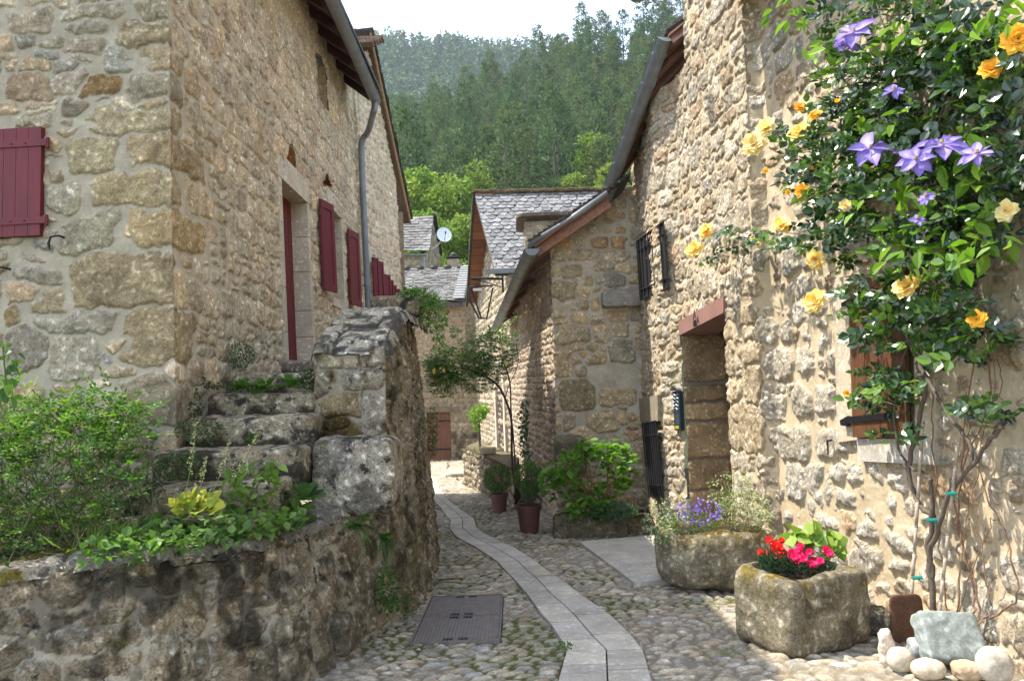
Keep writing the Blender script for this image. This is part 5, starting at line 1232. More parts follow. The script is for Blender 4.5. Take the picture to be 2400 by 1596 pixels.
# far wooded ridge: one mass
rs = np.random.RandomState(78); n = 2800; X = rs.uniform(-170, 60, n); Y = rs.uniform(400, 618, n); Z = farz(X, Y)
h = rs.uniform(10, 16, n); k = 34
T = rs.rand(n, k); A = rs.uniform(0, 6.28, (n, k)); Rr = (1-T)**.8*h[:, None]*.22*rs.uniform(.4, 1, (n, k))
P = np.stack([X[:, None]+np.cos(A)*Rr, Y[:, None]+np.sin(A)*Rr, Z[:, None]+T*h[:, None]], -1).reshape(-1, 3)
cc = np.repeat(leaf_cols(rs, n, [(.055, .105, .05), (.06, .115, .05), (.05, .095, .045), (.09, .15, .045)], .2), k, axis=0)
V, F_, c_ = leaves(P, rdir(rs, len(P)), rdir(rs, len(P))+np.array((0, 0, .6)), 2.7*rs.uniform(.6, 1.2, len(P)), .7, cc, 4)
o = mesh_obj('distant_forest', V, F_, M_need, None, c_, False); tag(o, 'blue green wooded ridge far behind the roofs', 'forest', kind='stuff')
# ================================================================= PLANTS
def pxe(rs, n, cx, cy, rx, ry, y0, y1, shell=0.):
    r = rs.rand(n)**.5*(1-shell)+shell; a = rs.uniform(0, 2*math.pi, n); X = cx+rx*r*np.cos(a); Y_ = cy+ry*r*np.sin(a); D = rs.uniform(y0, y1, n)
    return np.array([at_y(x, y, d) for x, y, d in zip(X, Y_, D)])
def sprigs(P, rs, L, nl, ls, pal, name, mat, parent, asp=.6, up=.35, kind=4, stemcol=None, nb=(0, 0, 1)):
    """compound leaves: nl leaflets in pairs along a short rachis"""
    n = len(P); D = rdir(rs, n); D[:, 2] = np.abs(D[:, 2])*up*1.5; D /= np.linalg.norm(D, axis=1)[:, None]
    N = rdir(rs, n)*.5+np.array(nb); X = np.cross(D, N); X /= np.linalg.norm(X, axis=1)[:, None]; Z = np.cross(X, D)
    B, DD, NN, SS = [], [], [], []
    npair = (nl-1)//2; sz = rs.uniform(.7, 1.25, n)
    for j in range(npair+1):
        f = (j+1)/(npair+1); b = P+D*(L*f*sz)[:, None]-Z*(.15*L*f*f*sz)[:, None]
        for sgn in ((0,) if j == npair else (-1, 1)):
            d = D*(.6 if sgn else 1)+X*sgn+rs.normal(size=(n, 3))*.15; B.append(b); DD.append(d); NN.append(Z+rs.normal(size=(n, 3))*.25); SS.append(ls*sz*(1 if sgn == 0 else .85))
    c0 = leaf_cols(rs, n, pal, .25); B = np.concatenate(B); c = np.tile(c0, (len(B)//n, 1))*rs.uniform(.85, 1.15, (len(B), 1))
    V, F_, cc = leaves(B, np.concatenate(DD), np.concatenate(NN), np.concatenate(SS), asp, c, kind)
    return mesh_obj(name, V, F_, mat, parent, cc, False)
def stems(rs, base, tips, r, col, name, parent, spread=.05, bend=.15):
    mb = MB()
    for t_ in tips:
        b = np.array(base)+rs.normal(size=3)*(spread, spread, 0); m = (b+t_)/2+rs.normal(size=3)*bend*np.linalg.norm(t_-b)*.5
        mb.tube(smoothpts([b, m, t_], 1), np.linspace(r, r*.45, 4) if False else r*.8, 4, col=col, cap=False)
    return mb.build(name, M_stem, parent)
G_ROSE = [(.022, .052, .018), (.034, .074, .022), (.018, .042, .018), (.055, .11, .025)]
G_MID = [(.075, .15, .035), (.055, .115, .03), (.10, .18, .045), (.05, .10, .04)]
G_LIME = [(.17, .27, .04), (.13, .22, .035), (.21, .31, .05)]
rs = np.random.RandomState(400)
# left shrub
b = at_y(120, 1290, 4.75)
t = thing('rose_shrub', (b[0], 4.75, .7), 'large airy shrub of small green leaves filling the left of the raised bed', 'shrub')
P = np.concatenate([pxe(rs, 700, 110, 1120, 210, 180, 4.35, 5.0), pxe(rs, 150, 300, 1020, 75, 70, 4.7, 5.1), pxe(rs, 190, 40, 1000, 110, 100, 4.5, 5.0), pxe(rs, 130, 220, 960, 110, 50, 4.6, 5.0), ell(rs, 500, (-3.7, 4.7, 1.15), (.8, .55, .45), .2)])
sprigs(P, rs, .11, 7, .038, [(.085, .18, .03), (.065, .14, .028), (.12, .22, .035), (.05, .11, .025), (.17, .25, .035)], 'foliage', M_leaf, t, asp=.62)
stems(rs, (b[0]+.1, 4.8, .62), P[rs.randint(len(P), size=110)], .004, (.13, .13, .05), 'stems', t, .28, .25)
P = pxe(rs, 34, 20, 875, 32, 70, 4.2, 4.4)
t = thing('vine_sprig', at_y(10, 960, 4.3), 'sprig of rounded leaves hanging in at the left edge of the photo', 'plant')
foliage('foliage', P, rs, .052, G_MID, M_leaf, t, asp=.95)
mb = MB(); mb.tube([at_y(-20, 1000, 4.3), at_y(15, 900, 4.3), at_y(5, 800, 4.3)], .004, 5, col=(.1, .12, .04)); mb.build('stem', M_stem, t)
# ground cover along the coping (uncountable)
def bedpts(n, x0, x1, y0, y1, z0=.70, z1=.80):
    out = []
    while len(out) < n:
        x, y = rs.uniform(x0, x1), rs.uniform(y0, y1)
        if inside_bed(x, y, .11): out.append((x, y, rs.uniform(z0, z1)))
    return np.array(out)
P = bedpts(1700, -2.3, -1.40, 4.0, 5.5, .74, .86); o = foliage('ground_cover', P, rs, .050, [(.10, .19, .045), (.13, .23, .05), (.08, .15, .04), (.16, .25, .07)], M_leaf, None, asp=1.0, up=.75, kind=8); tag(o, 'low carpet of round strawberry like leaves along the mossy coping', 'ground cover', kind='stuff')
P = np.concatenate([pxe(rs, 500, 440, 895, 50, 35, 6.3, 6.6), pxe(rs, 450, 470, 1010, 60, 30, 5.5, 5.9), pxe(rs, 500, 420, 1095, 60, 35, 5.15, 5.5), pxe(rs, 420, 735, 890, 35, 25, 6.2, 6.5), pxe(rs, 350, 445, 950, 30, 40, 6.0, 6.3), pxe(rs, 300, 560, 905, 90, 12, 6.25, 6.4), pxe(rs, 500, 300, 1150, 90, 40, 5., 5.4)])
o = foliage('creeping_plants', P, rs, .024, [(.05, .09, .035), (.07, .13, .04), (.045, .075, .03), (.10, .06, .03)], M_leaf, None, asp=.9, up=.4, kind=4); tag(o, 'tiny creeping leaves spilling over the corners of the stone steps', 'creeper', kind='stuff')
P = np.stack([rs.uniform(-6, -2.6, 1500), rs.uniform(4.0, 5.9, 1500), rs.uniform(.66, .80, 1500)], 1); o = foliage('ground_cover', P, rs, .045, [(.06, .12, .03), (.08, .15, .04), (.05, .10, .03)], M_leaf, None, asp=.8, up=.6, kind=4); tag(o, 'mixed low green growth covering the soil under the big shrub', 'ground cover', kind='stuff')
# heuchera
c = at_y(458, 1200, 4.75); t = thing('coral_bells', c, 'yellow leaved coral bells with four thin stalks of tiny cream flowers', 'plant')
P = np.array([c+np.array((rs.uniform(-.05, .05), rs.uniform(-.05, .05), 0)) for _ in range(60)]); D = rdir(rs, 60); D[:, 2] = np.abs(D[:, 2])*.9+.15
V, F_, cc = leaves(P+D*rs.uniform(.02, .10, (60, 1)), D, rdir(rs, 60)*.7+np.array((0, -.5, .8)), rs.uniform(.05, .085, 60), 1.25, leaf_cols(rs, 60, [(.38, .37, .05), (.28, .33, .05), (.42, .38, .07)], .2), 8)
V = V+rs.normal(size=V.shape)*.006; mesh_obj('leaves', V, F_, M_leaf, t, cc, False)
for (bz, tz) in (((1130, 430), (1200, -10)), ((1200, 440), (1268, 190)), ((1290, 440), (1415, 75)), ((1360, 440), (1590, 35))):
    p0 = at_y(bz[0]*s_, 996+bz[1]*s_, 4.75); p1 = at_y(tz[0]*s_, 996+tz[1]*s_, 4.75); pm = (p0+p1)/2+np.array((.01, .02, 0))
    line = np.array(smoothpts([p0, pm, p1], 2)); mb = MB(); mb.tube(line, .0028, 5, col=(.20, .22, .06)); st_ = mb.build('flower_stalk', M_stem, t)
    f = rs.uniform(.35, 1, 60); Q = p0+(p1-p0)*f[:, None]+rs.normal(size=(60, 3))*.010*(1.4-f[:, None])+.0
    D = rdir(rs, 60); V, F_, cc = leaves(Q, D, rdir(rs, 60), rs.uniform(.010, .018, 60), .8, leaf_cols(rs, 60, [(.55, .52, .30), (.45, .46, .2)], .1), 4); mesh_obj('blossom', V, F_, M_petal, st_, cc, False)
# young hydrangea like plant on the bed
c = at_y(590, 1190, 5.0); t = thing('leafy_plant', c, 'young plant with pointed light green leaves between coral bells and fern', 'plant')
P = np.concatenate([pxe(rs, 80, 590, 1140, 65, 50, 4.85, 5.15), pxe(rs, 22, 640, 1110, 25, 25, 4.9, 5.1)]); foliage('foliage', P, rs, .075, [(.14, .22, .04), (.10, .18, .035), (.19, .27, .06)], M_leaf, t, asp=.6, up=.6)
stems(rs, c, P[:20], .003, (.14, .16, .05), 'stems', t)
def fern(name_lab, c, n, L, rs, pal=G_MID, out=(0, 0, 1), cat='fern', wid=.16, group=None):
    t = thing('fern', c, name_lab, cat, group); B, DD, NN, SS = [], [], [], []
    out = np.array(out, float)
    for k in range(n):
        d = rdir(rs, 1)[0]*.9+out; d /= np.linalg.norm(d); l = L*rs.uniform(.65, 1.1); side = np.cross(d, (0, 0, 1)); side /= np.linalg.norm(side)+1e-6
        for j in range(16):
            f = j/16; p = np.array(c)+d*l*f+np.array((0, 0, -1))*l*.45*f*f; w_ = wid*L*math.sin(math.pi*min(1, f*.85+.15))**.8+.004
            for sg in (-1, 1): B.append(p); DD.append(side*sg+d*.35); NN.append(np.cross(side, d)+rs.normal(size=3)*.15); SS.append(w_)
    n_ = len(B); c0 = np.repeat(leaf_cols(rs, n, pal, .2), 32, axis=0)
    V, F_, cc = leaves(np.array(B), np.array(DD), np.array(NN), np.array(SS), .42, c0, 4); mesh_obj('fronds', V, F_, M_leaf, t, cc, False); return t
fern('green fern on the bed beside the lichen boulder', at_y(712, 1172, 5.35), 22, .24, rs, out=(.1, -.1, 1.0))
fern('bright fern growing from the wall joint, larger of the two on the street corner', at_y(838, 1232, 5.25), 22, .19, rs, G_LIME[1:2]+G_MID, out=(.3, -.6, .25))
fern('small dark fern on the wall just right of the larger bright fern', at_y(902, 1262, 5.45), 16, .15, rs, out=(.5, -.6, .2))
for (px, py, y, L, lab) in ((568, 912, 6.28, .17, 'fern on the fifth step, leftmost of the three in that row'), (622, 912, 6.26, .22, 'fern on the fifth step, middle and largest of the three'), (680, 908, 6.25, .2, 'fern on the fifth step, nearest to the parapet wall')):
    fern(lab, at_y(px, py, y), 18, L, rs, [(.07, .15, .025), (.10, .20, .035)], out=(0, -.35, .9), group='ferns on the steps')
fern('small fern on the step behind the cream flower stalks', at_y(595, 1036, 5.5), 9, .13, rs, out=(0, -.3, .9))
# sedum on the landing
c = at_y(570, 850, 6.9); t = thing('stonecrop', c, 'blue green stonecrop growing against the house wall on the landing', 'plant'); P = pxe(rs, 900, 560, 832, 42, 30, 6.8, 7.1); foliage('foliage', P, rs, .022, [(.10, .15, .09), (.07, .12, .06), (.13, .18, .11)], M_leaf, t, asp=.6, kind=4)
# weeds on the street face
for (px, py, rx, ry, y, n, sz, lab) in ((905, 1385, 28, 55, 6.0, 180, .045, 'leafy green weed at the foot of the garden wall near the access cover'), (945, 1420, 22, 30, 6.35, 110, .03, 'small ferny weed where the garden wall meets the cobbles'),
                                        (1012, 1010, 14, 60, 9.8, 380, .035, 'dark green creeper on the far end of the street wall'), (985, 1000, 10, 40, 8.6, 120, .03, 'thin creeper tuft on the street wall beside the far creeper'), (1322, 1512, 20, 10, 5.2, 70, .02, 'small weed growing beside the left edge of the paving strip')):
    P = pxe(rs, n, px, py, rx, ry, y-.12, y+.1); t = thing('weed', P.mean(0), lab, 'weed'); foliage('foliage', P, rs, sz, G_MID, M_leaf, t, asp=.5, kind=8)
# trough and bush on top of the parapet
p0, p1 = at_y(866, 715, 8.3), at_y(985, 712, 8.3); t = thing('stone_trough', (p0+p1)/2, 'long weathered stone trough on top of the stair parapet', 'trough')
mb = MB(); radd(mb, (p0+p1)/2+(0, .1, -.02), (p1[0]-p0[0], .40, .22), k=7, amp=.05, seed=77, n=24, col=(.33, .29, .23), scoop=(.8, .7, .08)); mb.build('basin', M_lich, t)
P = np.concatenate([pxe(rs, 420, 985, 705, 42, 32, 8.2, 8.6), pxe(rs, 520, 1012, 735, 38, 42, 8.2, 8.6), pxe(rs, 160, 955, 690, 25, 15, 8.2, 8.5)]); t = thing('bush', P.mean(0), 'bright green leafy bush spilling from the trough on the parapet', 'bush'); foliage('foliage', P, rs, .05, [(.09, .19, .025), (.13, .25, .035), (.07, .15, .03)], M_gloss, t, asp=.4)
stems(rs, at_y(960, 725, 8.4), P[:40], .004, (.12, .10, .05), 'stems', t)
P = pxe(rs, 110, 1028, 800, 16, 26, 9.0, 9.3); t = thing('bush', P.mean(0), 'small green tuft hanging below the parapet bush', 'bush'); foliage('foliage', P, rs, .05, [(.09, .19, .025), (.13, .25, .035)], M_gloss, t, asp=.4)
# ---- pots with clipped shrubs
M_pot = mat_plain('terracotta_brown', (.12, .045, .032), .6, nz=(.8, 1.15, 8), bump=.2)
def pot(px, py, hp, wp, lab):
    g = on_g(px, py); y = g[1]; w_ = wp/1838*y; h_ = hp/1838*y; t = thing('flower_pot', g, lab, 'flower pot'); mb = MB()
    mb.lathe(g, [(w_*.34, 0), (w_*.36, .0), (w_*.47, h_*.84), (w_*.52, h_*.85), (w_*.53, h_), (w_*.47, h_), (w_*.44, h_*.88), (0, h_*.87)], 26); mb.build('pot', M_pot, t, smooth=False)
    mb = MB(); mb.lathe(g, [(w_*.46, h_*.9), (0, h_*.93)], 16, col=(.05, .04, .03)); mb.build('potting_soil', M_soil, t); return g, w_, h_
g1, w1, h1 = pot(1171, 1201, 44, 42, 'small brown square-rimmed pot left of the larger pot by the alley wall'.replace('square-rimmed ', ''))
g2_, w2, h2_ = pot(1241, 1246, 62, 58, 'larger terracotta pot with tall shrub beside the low house corner')
P = pxe(rs, 2200, 1166, 1122, 33, 32, g1[1]-.22, g1[1]+.22, .15); t = thing('box_shrub', g1+(0, 0, h1), 'round clipped dark green box shrub in the smaller pot', 'shrub'); foliage('foliage', P, rs, .028, [(.055, .13, .02), (.07, .16, .025)], M_leaf, t, asp=.6, kind=4); stems(rs, g1+(0, 0, h1*.9), P[:20], .006, (.10, .08, .05), 'stems', t)
P = pxe(rs, 2400, 1240, 1120, 36, 40, g2_[1]-.22, g2_[1]+.22, .1); t = thing('box_shrub', g2_+(0, 0, h2_), 'loose oval box shrub with bare lower stems in the larger pot', 'shrub'); foliage('foliage', P, rs, .028, [(.07, .15, .025), (.09, .19, .035)], M_leaf, t, asp=.6, kind=4); stems(rs, g2_+(0, 0, h2_*.9), P[:26], .006, (.10, .08, .05), 'stems', t)
# ---- planted kerb bed by the low house, hydrangea
kb = thing('stone_planter', on_g(1420, 1262), 'low mossy stone kerb of the little bed under the big leafy bush', 'planter')
for i, (x0, x1, yt, yb) in enumerate(((1300, 1390, 1205, 1262), (1385, 1470, 1215, 1260), (1465, 1535, 1212, 1254))):
    g = on_g((x0+x1)/2, yb); w_ = (x1-x0)/1838*g[1]; h_ = (yb-yt)/1838*g[1]; mb = MB(); radd(mb, g+(0, .12, h_*.42), (w_*1.03, .24, h_*1.05), k=7, amp=.05, seed=90+i, n=18, col=(.22, .20, .15), colf=mossy(.7, (.07, .08, .015))); mb.build('kerb_stone', M_old, kb)
mb = MB(); g = on_g(1420, 1230); mb.box(g+(0, .9, .02), (1.25, 1.6, .2), col=(.05, .04, .03)); mb.build('soil', M_soil, kb)
mb = MB(); c = at_y(1335, 1042, 11.55); radd(mb, c+(0, .1, -.15), (.45, .5, .55), k=6, amp=.05, seed=33, n=18, col=(.22, .20, .16)); o = mb.build('stone_block', M_old); tag(o, 'dark rounded stone block jutting from the low house corner above the bush', 'stone')
hy = thing('hydrangea', at_y(1390, 1200, 10.6), 'large hydrangea bush with broad bright green leaves below the low house', 'bush')
P = np.concatenate([pxe(rs, 330, 1385, 1110, 92, 78, 10.2, 11.0, .25), pxe(rs, 90, 1455, 1090, 40, 55, 10.5, 11.1), pxe(rs, 60, 1300, 1130, 30, 40, 10.3, 10.8), pxe(rs, 90, 1380, 1185, 50, 25, 10.0, 10.4), pxe(rs, 60, 1400, 1050, 50, 25, 10.2, 10.8)])
foliage('foliage', P, rs, .125, [(.10, .22, .025), (.14, .28, .03), (.075, .17, .025)], M_leaf, hy, asp=.78, up=.72, flat=.4, droop=.15)
stems(rs, at_y(1400, 1200, 10.6), P[:30], .008, (.22, .14, .06), 'stems', hy, .1)
P = pxe(rs, 1500, 1440, 1198, 55, 22, 10.0, 10.4); t = thing('stonecrop', P.mean(0), 'low blue green mound of small leaves at the foot of the hydrangea', 'plant'); foliage('foliage', P, rs, .035, [(.07, .13, .07), (.10, .17, .09)], M_leaf, t, asp=.7, kind=4)
# door slab
mb = MB(); sl_ = [on_g(x, y, .05) for x, y in ((1356, 1268), (1487, 1364), (1640, 1352), (1600, 1250), (1530, 1254))]
n_ = len(sl_); low = [p-(0, 0, .12) for p in sl_]; mb.v.append(np.array(sl_+low)); mb.c.append(np.full((2*n_, 3), .42)*np.array((1, .97, .9))); mb.n = 2*n_; mb.q.append(np.array([(i, i+n_, (i+1) % n_+n_, (i+1) % n_) for i in range(n_)])); mb.t.append(np.array([(0, 1, 2), (0, 2, 3), (0, 3, 4)]))
o = mb.build('door_slab', M_pave); tag(o, 'large pale worn stone slab laid in front of the deep doorway', 'stone slab')
# ---- round trough
rt = thing('stone_trough', on_g(1664, 1388), 'round mossy stone trough with trailing blue and variegated plants', 'trough')
g = on_g(1672, 1392); sc = g[1]/1838
M_tro = mat_stone('trough_stone', bump=1.0, dist=.014, var=(.55, 1.2), spots=[(14, .60, .66, (.12, .10, .05)), (40, .64, .70, (.45, .43, .37))])
mb = MB(); radd(mb, g+(.09, .30, 74*sc+.01), (275*sc, .80, 165*sc), k=3.2, amp=.045, seed=120, n=50, col=(.34, .315, .25), scoop=(.80, .78, .12), colf=mossy(.85, (.16, .125, .018), .45)); mb.build('basin', M_tro, rt)
mb = MB(); mb.box(g+(0, .3, 120*sc), (.66, .42, .06), col=(.05, .04, .03)); mb.build('soil', M_soil, rt)
yy = g[1]+.25
t = thing('bellflower', at_y(1635, 1235, yy), 'trailing bellflower with violet blossoms at left in the round trough', 'flowering plant')
P = np.concatenate([pxe(rs, 420, 1625, 1225, 65, 30, yy-.2, yy+.1), pxe(rs, 160, 1560, 1245, 28, 40, yy-.2, yy)]); foliage('foliage', P, rs, .028, [(.10, .18, .05), (.14, .22, .07)], M_leaf, t, asp=.6, kind=4)
P = pxe(rs, 170, 1640, 1200, 55, 32, yy-.25, yy); foliage('blossoms', P, rs, .028, [(.22, .16, .62), (.30, .22, .70), (.18, .12, .5)], M_petal, t, asp=.8, kind=8, up=.3)
t = thing('variegated_shrub', at_y(1740, 1235, yy), 'wispy shrub with cream edged leaves at right in the round trough', 'shrub')
P = np.concatenate([pxe(rs, 700, 1740, 1195, 65, 45, yy-.2, yy+.2), pxe(rs, 350, 1715, 1150, 60, 45, yy-.1, yy+.2), pxe(rs, 120, 1790, 1215, 25, 30, yy-.2, yy)]); foliage('foliage', P, rs, .026, [(.40, .42, .26), (.16, .24, .07), (.24, .32, .12), (.48, .48, .34)], M_leaf, t, asp=.55, kind=8)
stems(rs, at_y(1735, 1240, yy), P[::22], .002, (.18, .14, .08), 'stems', t, .08)
t = thing('variegated_creeper', at_y(1550, 1230, yy-.2), 'pale cream and green creeper hanging over the left rim of the round trough', 'plant')
P = np.concatenate([pxe(rs, 330, 1545, 1225, 38, 48, yy-.3, yy-.05), pxe(rs, 60, 1570, 1180, 60, 16, yy-.2, yy)]); foliage('foliage', P, rs, .024, [(.42, .44, .30), (.20, .28, .10), (.5, .5, .38)], M_leaf, t, asp=.6, kind=8)
# ---- square trough
g = on_g(1890, 1545); sc = g[1]/1838
sq = thing('stone_trough', g, 'square notched stone trough with red and pink flowers', 'trough')
def nf(P, D, cc):
    ang = P[:, 0]+.12
    notch = np.exp(-((P[:, 0]+.20)/.035)**2)*(P[:, 1] < -.1)*sst(-.05, .2, P[:, 2]); P[:, 1] += notch*.10; P[:, 2] -= .03*np.exp(-((P[:, 0]+.2)/.06)**2)*(P[:, 1] < 0)*(P[:, 2] > 0)
    return mossy(.45, (.16, .13, .02), .4)(P, D, cc)
mb = MB(); radd(mb, g+(.12, .38, 88*sc), (.74, .58, 186*sc), k=8, amp=.045, seed=131, n=60, rotz=rad(26), col=(.29, .27, .21), scoop=(.80, .80, .10), colf=nf); mb.build('basin', M_tro, sq)
cen = g+(.12, .38, 0); top = 178*sc
mb = MB(); mb.lathe(cen, [(.27, top-.05), (0, top-.03)], 16, col=(.06, .04, .03)); mb.build('soil', M_soil, sq)
yq = cen[1]
def blooms(name, lab, cx, cy, rx, ry, n, r, pal, leafpal, seed):
    rs = np.random.RandomState(seed); t = thing('dianthus', at_y(cx, cy+40, yq), lab, 'flower', None)
    P = pxe(rs, n, cx, cy, rx, ry, yq-.2, yq+.1)
    for p in P:
        B = []; D = []; N = []
        f = np.array((-.3, -.75, .55))+rs.normal(size=3)*.25; f /= np.linalg.norm(f); s1 = np.cross(f, (0, 0, 1)); s1 /= np.linalg.norm(s1); s2 = np.cross(f, s1)
        for ring, (m, rr, lift) in enumerate(((6, 1.0, .1), (5, .75, .45), (4, .45, .9))):
            for k in range(m):
                a = 2*math.pi*(k+rs.rand()*.3)/m+ring; d = s1*math.cos(a)+s2*math.sin(a); B.append(p+f*.004*ring); D.append(d+f*lift); N.append(f-d*lift); 
        m = len(B); V, F_, cc = leaves(np.array(B), np.array(D), np.array(N), r*rs.uniform(.85, 1.1, m), 1.05, leaf_cols(rs, m, pal, .15), 8); mesh_obj('bloom', V, F_, M_petal, t, cc, False)
    P2 = pxe(rs, 420, cx+5, cy+38, rx*1.0, ry*.9, yq-.15, yq+.15); foliage('foliage', P2, rs, .05, leafpal, M_leaf, t, asp=.16, up=.3, droop=-.5); stems(rs, at_y(cx, cy+60, yq), P, .0025, (.06, .10, .04), 'stems', t, .05)
blooms('d', 'cluster of scarlet dianthus flowers at left in the square trough', 1812, 1282, 38, 30, 15, .024, [(.85, .03, .02), (.7, .02, .02)], [(.02, .05, .025), (.035, .07, .035)], 1)
blooms('d', 'cluster of crimson pink dianthus flowers at right in the square trough', 1893, 1303, 58, 28, 24, .027, [(.75, .015, .12), (.85, .04, .2)], [(.02, .05, .03), (.035, .07, .04)], 2)
P = np.concatenate([pxe(rs, 34, 1890, 1258, 45, 18, yq+.1, yq+.35), pxe(rs, 24, 1955, 1280, 25, 28, yq+.1, yq+.3)]); t = thing('geranium', P.mean(0), 'pale green rounded geranium leaves behind the pink flowers', 'plant'); foliage('foliage', P, rs, .10, [(.28, .38, .08), (.22, .32, .07)], M_leaf, t, asp=1.1, up=.5)
stems(rs, P.mean(0)-(0, 0, .1), P[:14], .003, (.2, .2, .08), 'stems', t, .05)
from mathutils import Euler
M_slab = mat_stone('blue_grey_slab', con=.5, bump=.5, dist=.006, var=(.7, 1.15), s1=5)
M_peb = mat_stone('river_stone', con=.35, bump=.3, dist=.003, var=(.8, 1.1), s1=8)
# ---- stones at the foot of the rose
def peb(px, py, rx, ry, h, col, lab, k=2.3, amp=.03, yoff=0., sd=1, mat=None, dep=.8, tilt=None):
    g = on_g(px, py+ry); sc = g[1]/1838; mb = MB(); radd(mb, g+(0, rx*sc*.6+yoff, ry*sc), (2*rx*sc, 2*rx*sc*dep, 2*ry*sc*1.02), k=k, amp=amp, seed=sd, n=22, col=col, tilt=tilt); o = mb.build('stone', mat or M_peb, smooth=True); tag(o, lab, 'stone'); return o
peb(2121, 1553, 29, 28, 0, (.50, .455, .37), 'smooth cream round stone just right of the upright stone', sd=1)
peb(2190, 1577, 38, 23, 0, (.50, .44, .35), 'flat cream oval stone in front of the small grey blue stone', sd=2)
peb(2278, 1579, 32, 21, 0, (.42, .32, .22), 'brown rough stone in front of the big blue grey slab', k=3, amp=.07, sd=3)
peb(2348, 1568, 40, 40, 0, (.46, .43, .37), 'large pale round stone at the bottom right corner', sd=4)
peb(2268, 1520, 76, 58, 0, (.27, .315, .315), 'big angular blue grey slab leaning among the round stones', k=9, amp=.07, yoff=.06, sd=5, mat=M_slab, dep=.32, tilt=Euler((-.55, .12, .1)))
peb(2168, 1530, 24, 27, 0, (.30, .34, .36), 'small dark grey blue stone between the round stones and the slab', k=5, amp=.08, sd=6, mat=M_pave)
peb(2084, 1522, 16, 42, 0, (.58, .50, .42), 'upright knobbly pinkish stone at the left of the pebble group', k=3, amp=.10, sd=7)
peb(2060, 1462, 40, 32, 0, (.20, .19, .17), 'dark rock at the wall foot between square trough and vine', k=3, amp=.1, sd=8, mat=M_old)
peb(2140, 1458, 38, 55, 0, (.13, .07, .045), 'rusty brown slab standing on edge behind the bamboo stake', k=6, amp=.05, sd=9, mat=M_pave, dep=.15)
# ---- climbing rose and clematis
VN = np.array((-1, -.12, 0)); VN /= np.linalg.norm(VN)
def VP(px, py, off=.18): return on_pl(px, py, np.array((2.84, 5.6, 0))+VN*off, VN)
ZT = lambda x, y: (1600+x*s_, y*s_); Z4 = lambda x, y: (1600+x*s_, 500+y*s_); Z3 = lambda x, y: (1600+x*s_, 996+y*s_)
rose = thing('climbing_rose', VP(2192, 1508, .2), 'yellow flowered climbing rose trained up the sunlit wall over the wooden shutter', 'climbing rose')
clem = thing('clematis', VP(2300, 1460, .12), 'purple flowered clematis twined through the yellow climbing rose', 'clematis')
BR = (.12, .09, .065)
def branch(pts, r, par, off=.2, col=BR, name='branch', wob=.006):
    P = np.array([VP(x, y, off if np.isscalar(off) else off[i]) for i, (x, y) in enumerate(pts)]); P = np.array(smoothpts(P, 2)); P += np.cumsum(np.random.RandomState(len(P)).normal(size=P.shape)*wob*.3, axis=0)*0+np.random.RandomState(len(P)*7).normal(size=P.shape)*wob
    mb = MB(); mb.tube(P, np.linspace(r, r*.55, len(P)), 8, col=col); return mb.build(name, M_stem, par, smooth=True)
branch([Z3(1540, 1330), Z3(1540, 1100), Z3(1500, 760), Z3(1535, 610), Z3(1530, 450), Z3(1520, 330)], .022, rose, name='trunk')
branch([Z3(1525, 1000), Z3(1510, 800), Z3(1560, 640), Z3(1640, 380), Z3(1770, 260), Z3(1850, 130), Z3(1960, 10)], .020, rose, name='trunk')
branch([Z3(1520, 330), Z3(1400, 260), Z3(1345, 200), Z4(1310, 1400), Z4(1290, 1200), Z4(1330, 950), Z4(1390, 780)], .010, rose)
branch([Z3(1535, 560), Z3(1420, 440), Z3(1375, 240), Z3(1440, 0), Z4(1480, 1150), Z4(1500, 1040), Z4(1430, 900), Z4(1340, 640), Z4(1250, 420), Z4(1120, 160), ZT(1060, 1160)], .018, rose)
branch([Z4(1440, 920), Z4(1560, 1120), Z4(1680, 1300), Z4(1790, 1460), Z3(1770, 250)], .016, rose)
branch([Z4(1900, 1350), Z4(1980, 1260), Z4(2000, 1210)], .006, rose)
branch([Z4(1480, 1000), Z4(1400, 650), ZT(1500, 1500), ZT(1450, 1100), ZT(1250, 730), ZT(1000, 530), ZT(850, 300), ZT(730, 120)], .014, rose, off=.28)
branch([ZT(1250, 730), ZT(1380, 430), ZT(1270, 250), ZT(1180, 0)], .009, rose, off=.3); branch([ZT(1600, 260), ZT(1540, 60), ZT(1510, -30)], .008, rose, off=.25); branch([ZT(1450, 1100), ZT(1600, 700), ZT(1680, 120), ZT(1660, -20)], .010, rose, off=.22)
branch([ZT(1060, 1160), ZT(900, 1200), ZT(700, 1000), ZT(560, 890)], .005, rose, off=.35); branch([ZT(1120, 1480), ZT(700, 1430), ZT(400, 1400), ZT(180, 1420), ZT(90, 1510)], .005, rose, off=.38); branch([Z4(700, 60), Z4(400, 170), Z4(110, 240)], .004, rose, off=.38)
branch([Z4(1280, 480), Z4(1000, 480), Z4(860, 560)], .004, rose, off=.35); branch([Z4(1340, 1180), Z4(1150, 1150), Z4(1020, 1110)], .004, rose, off=.3)
CB = (.20, .11, .06)
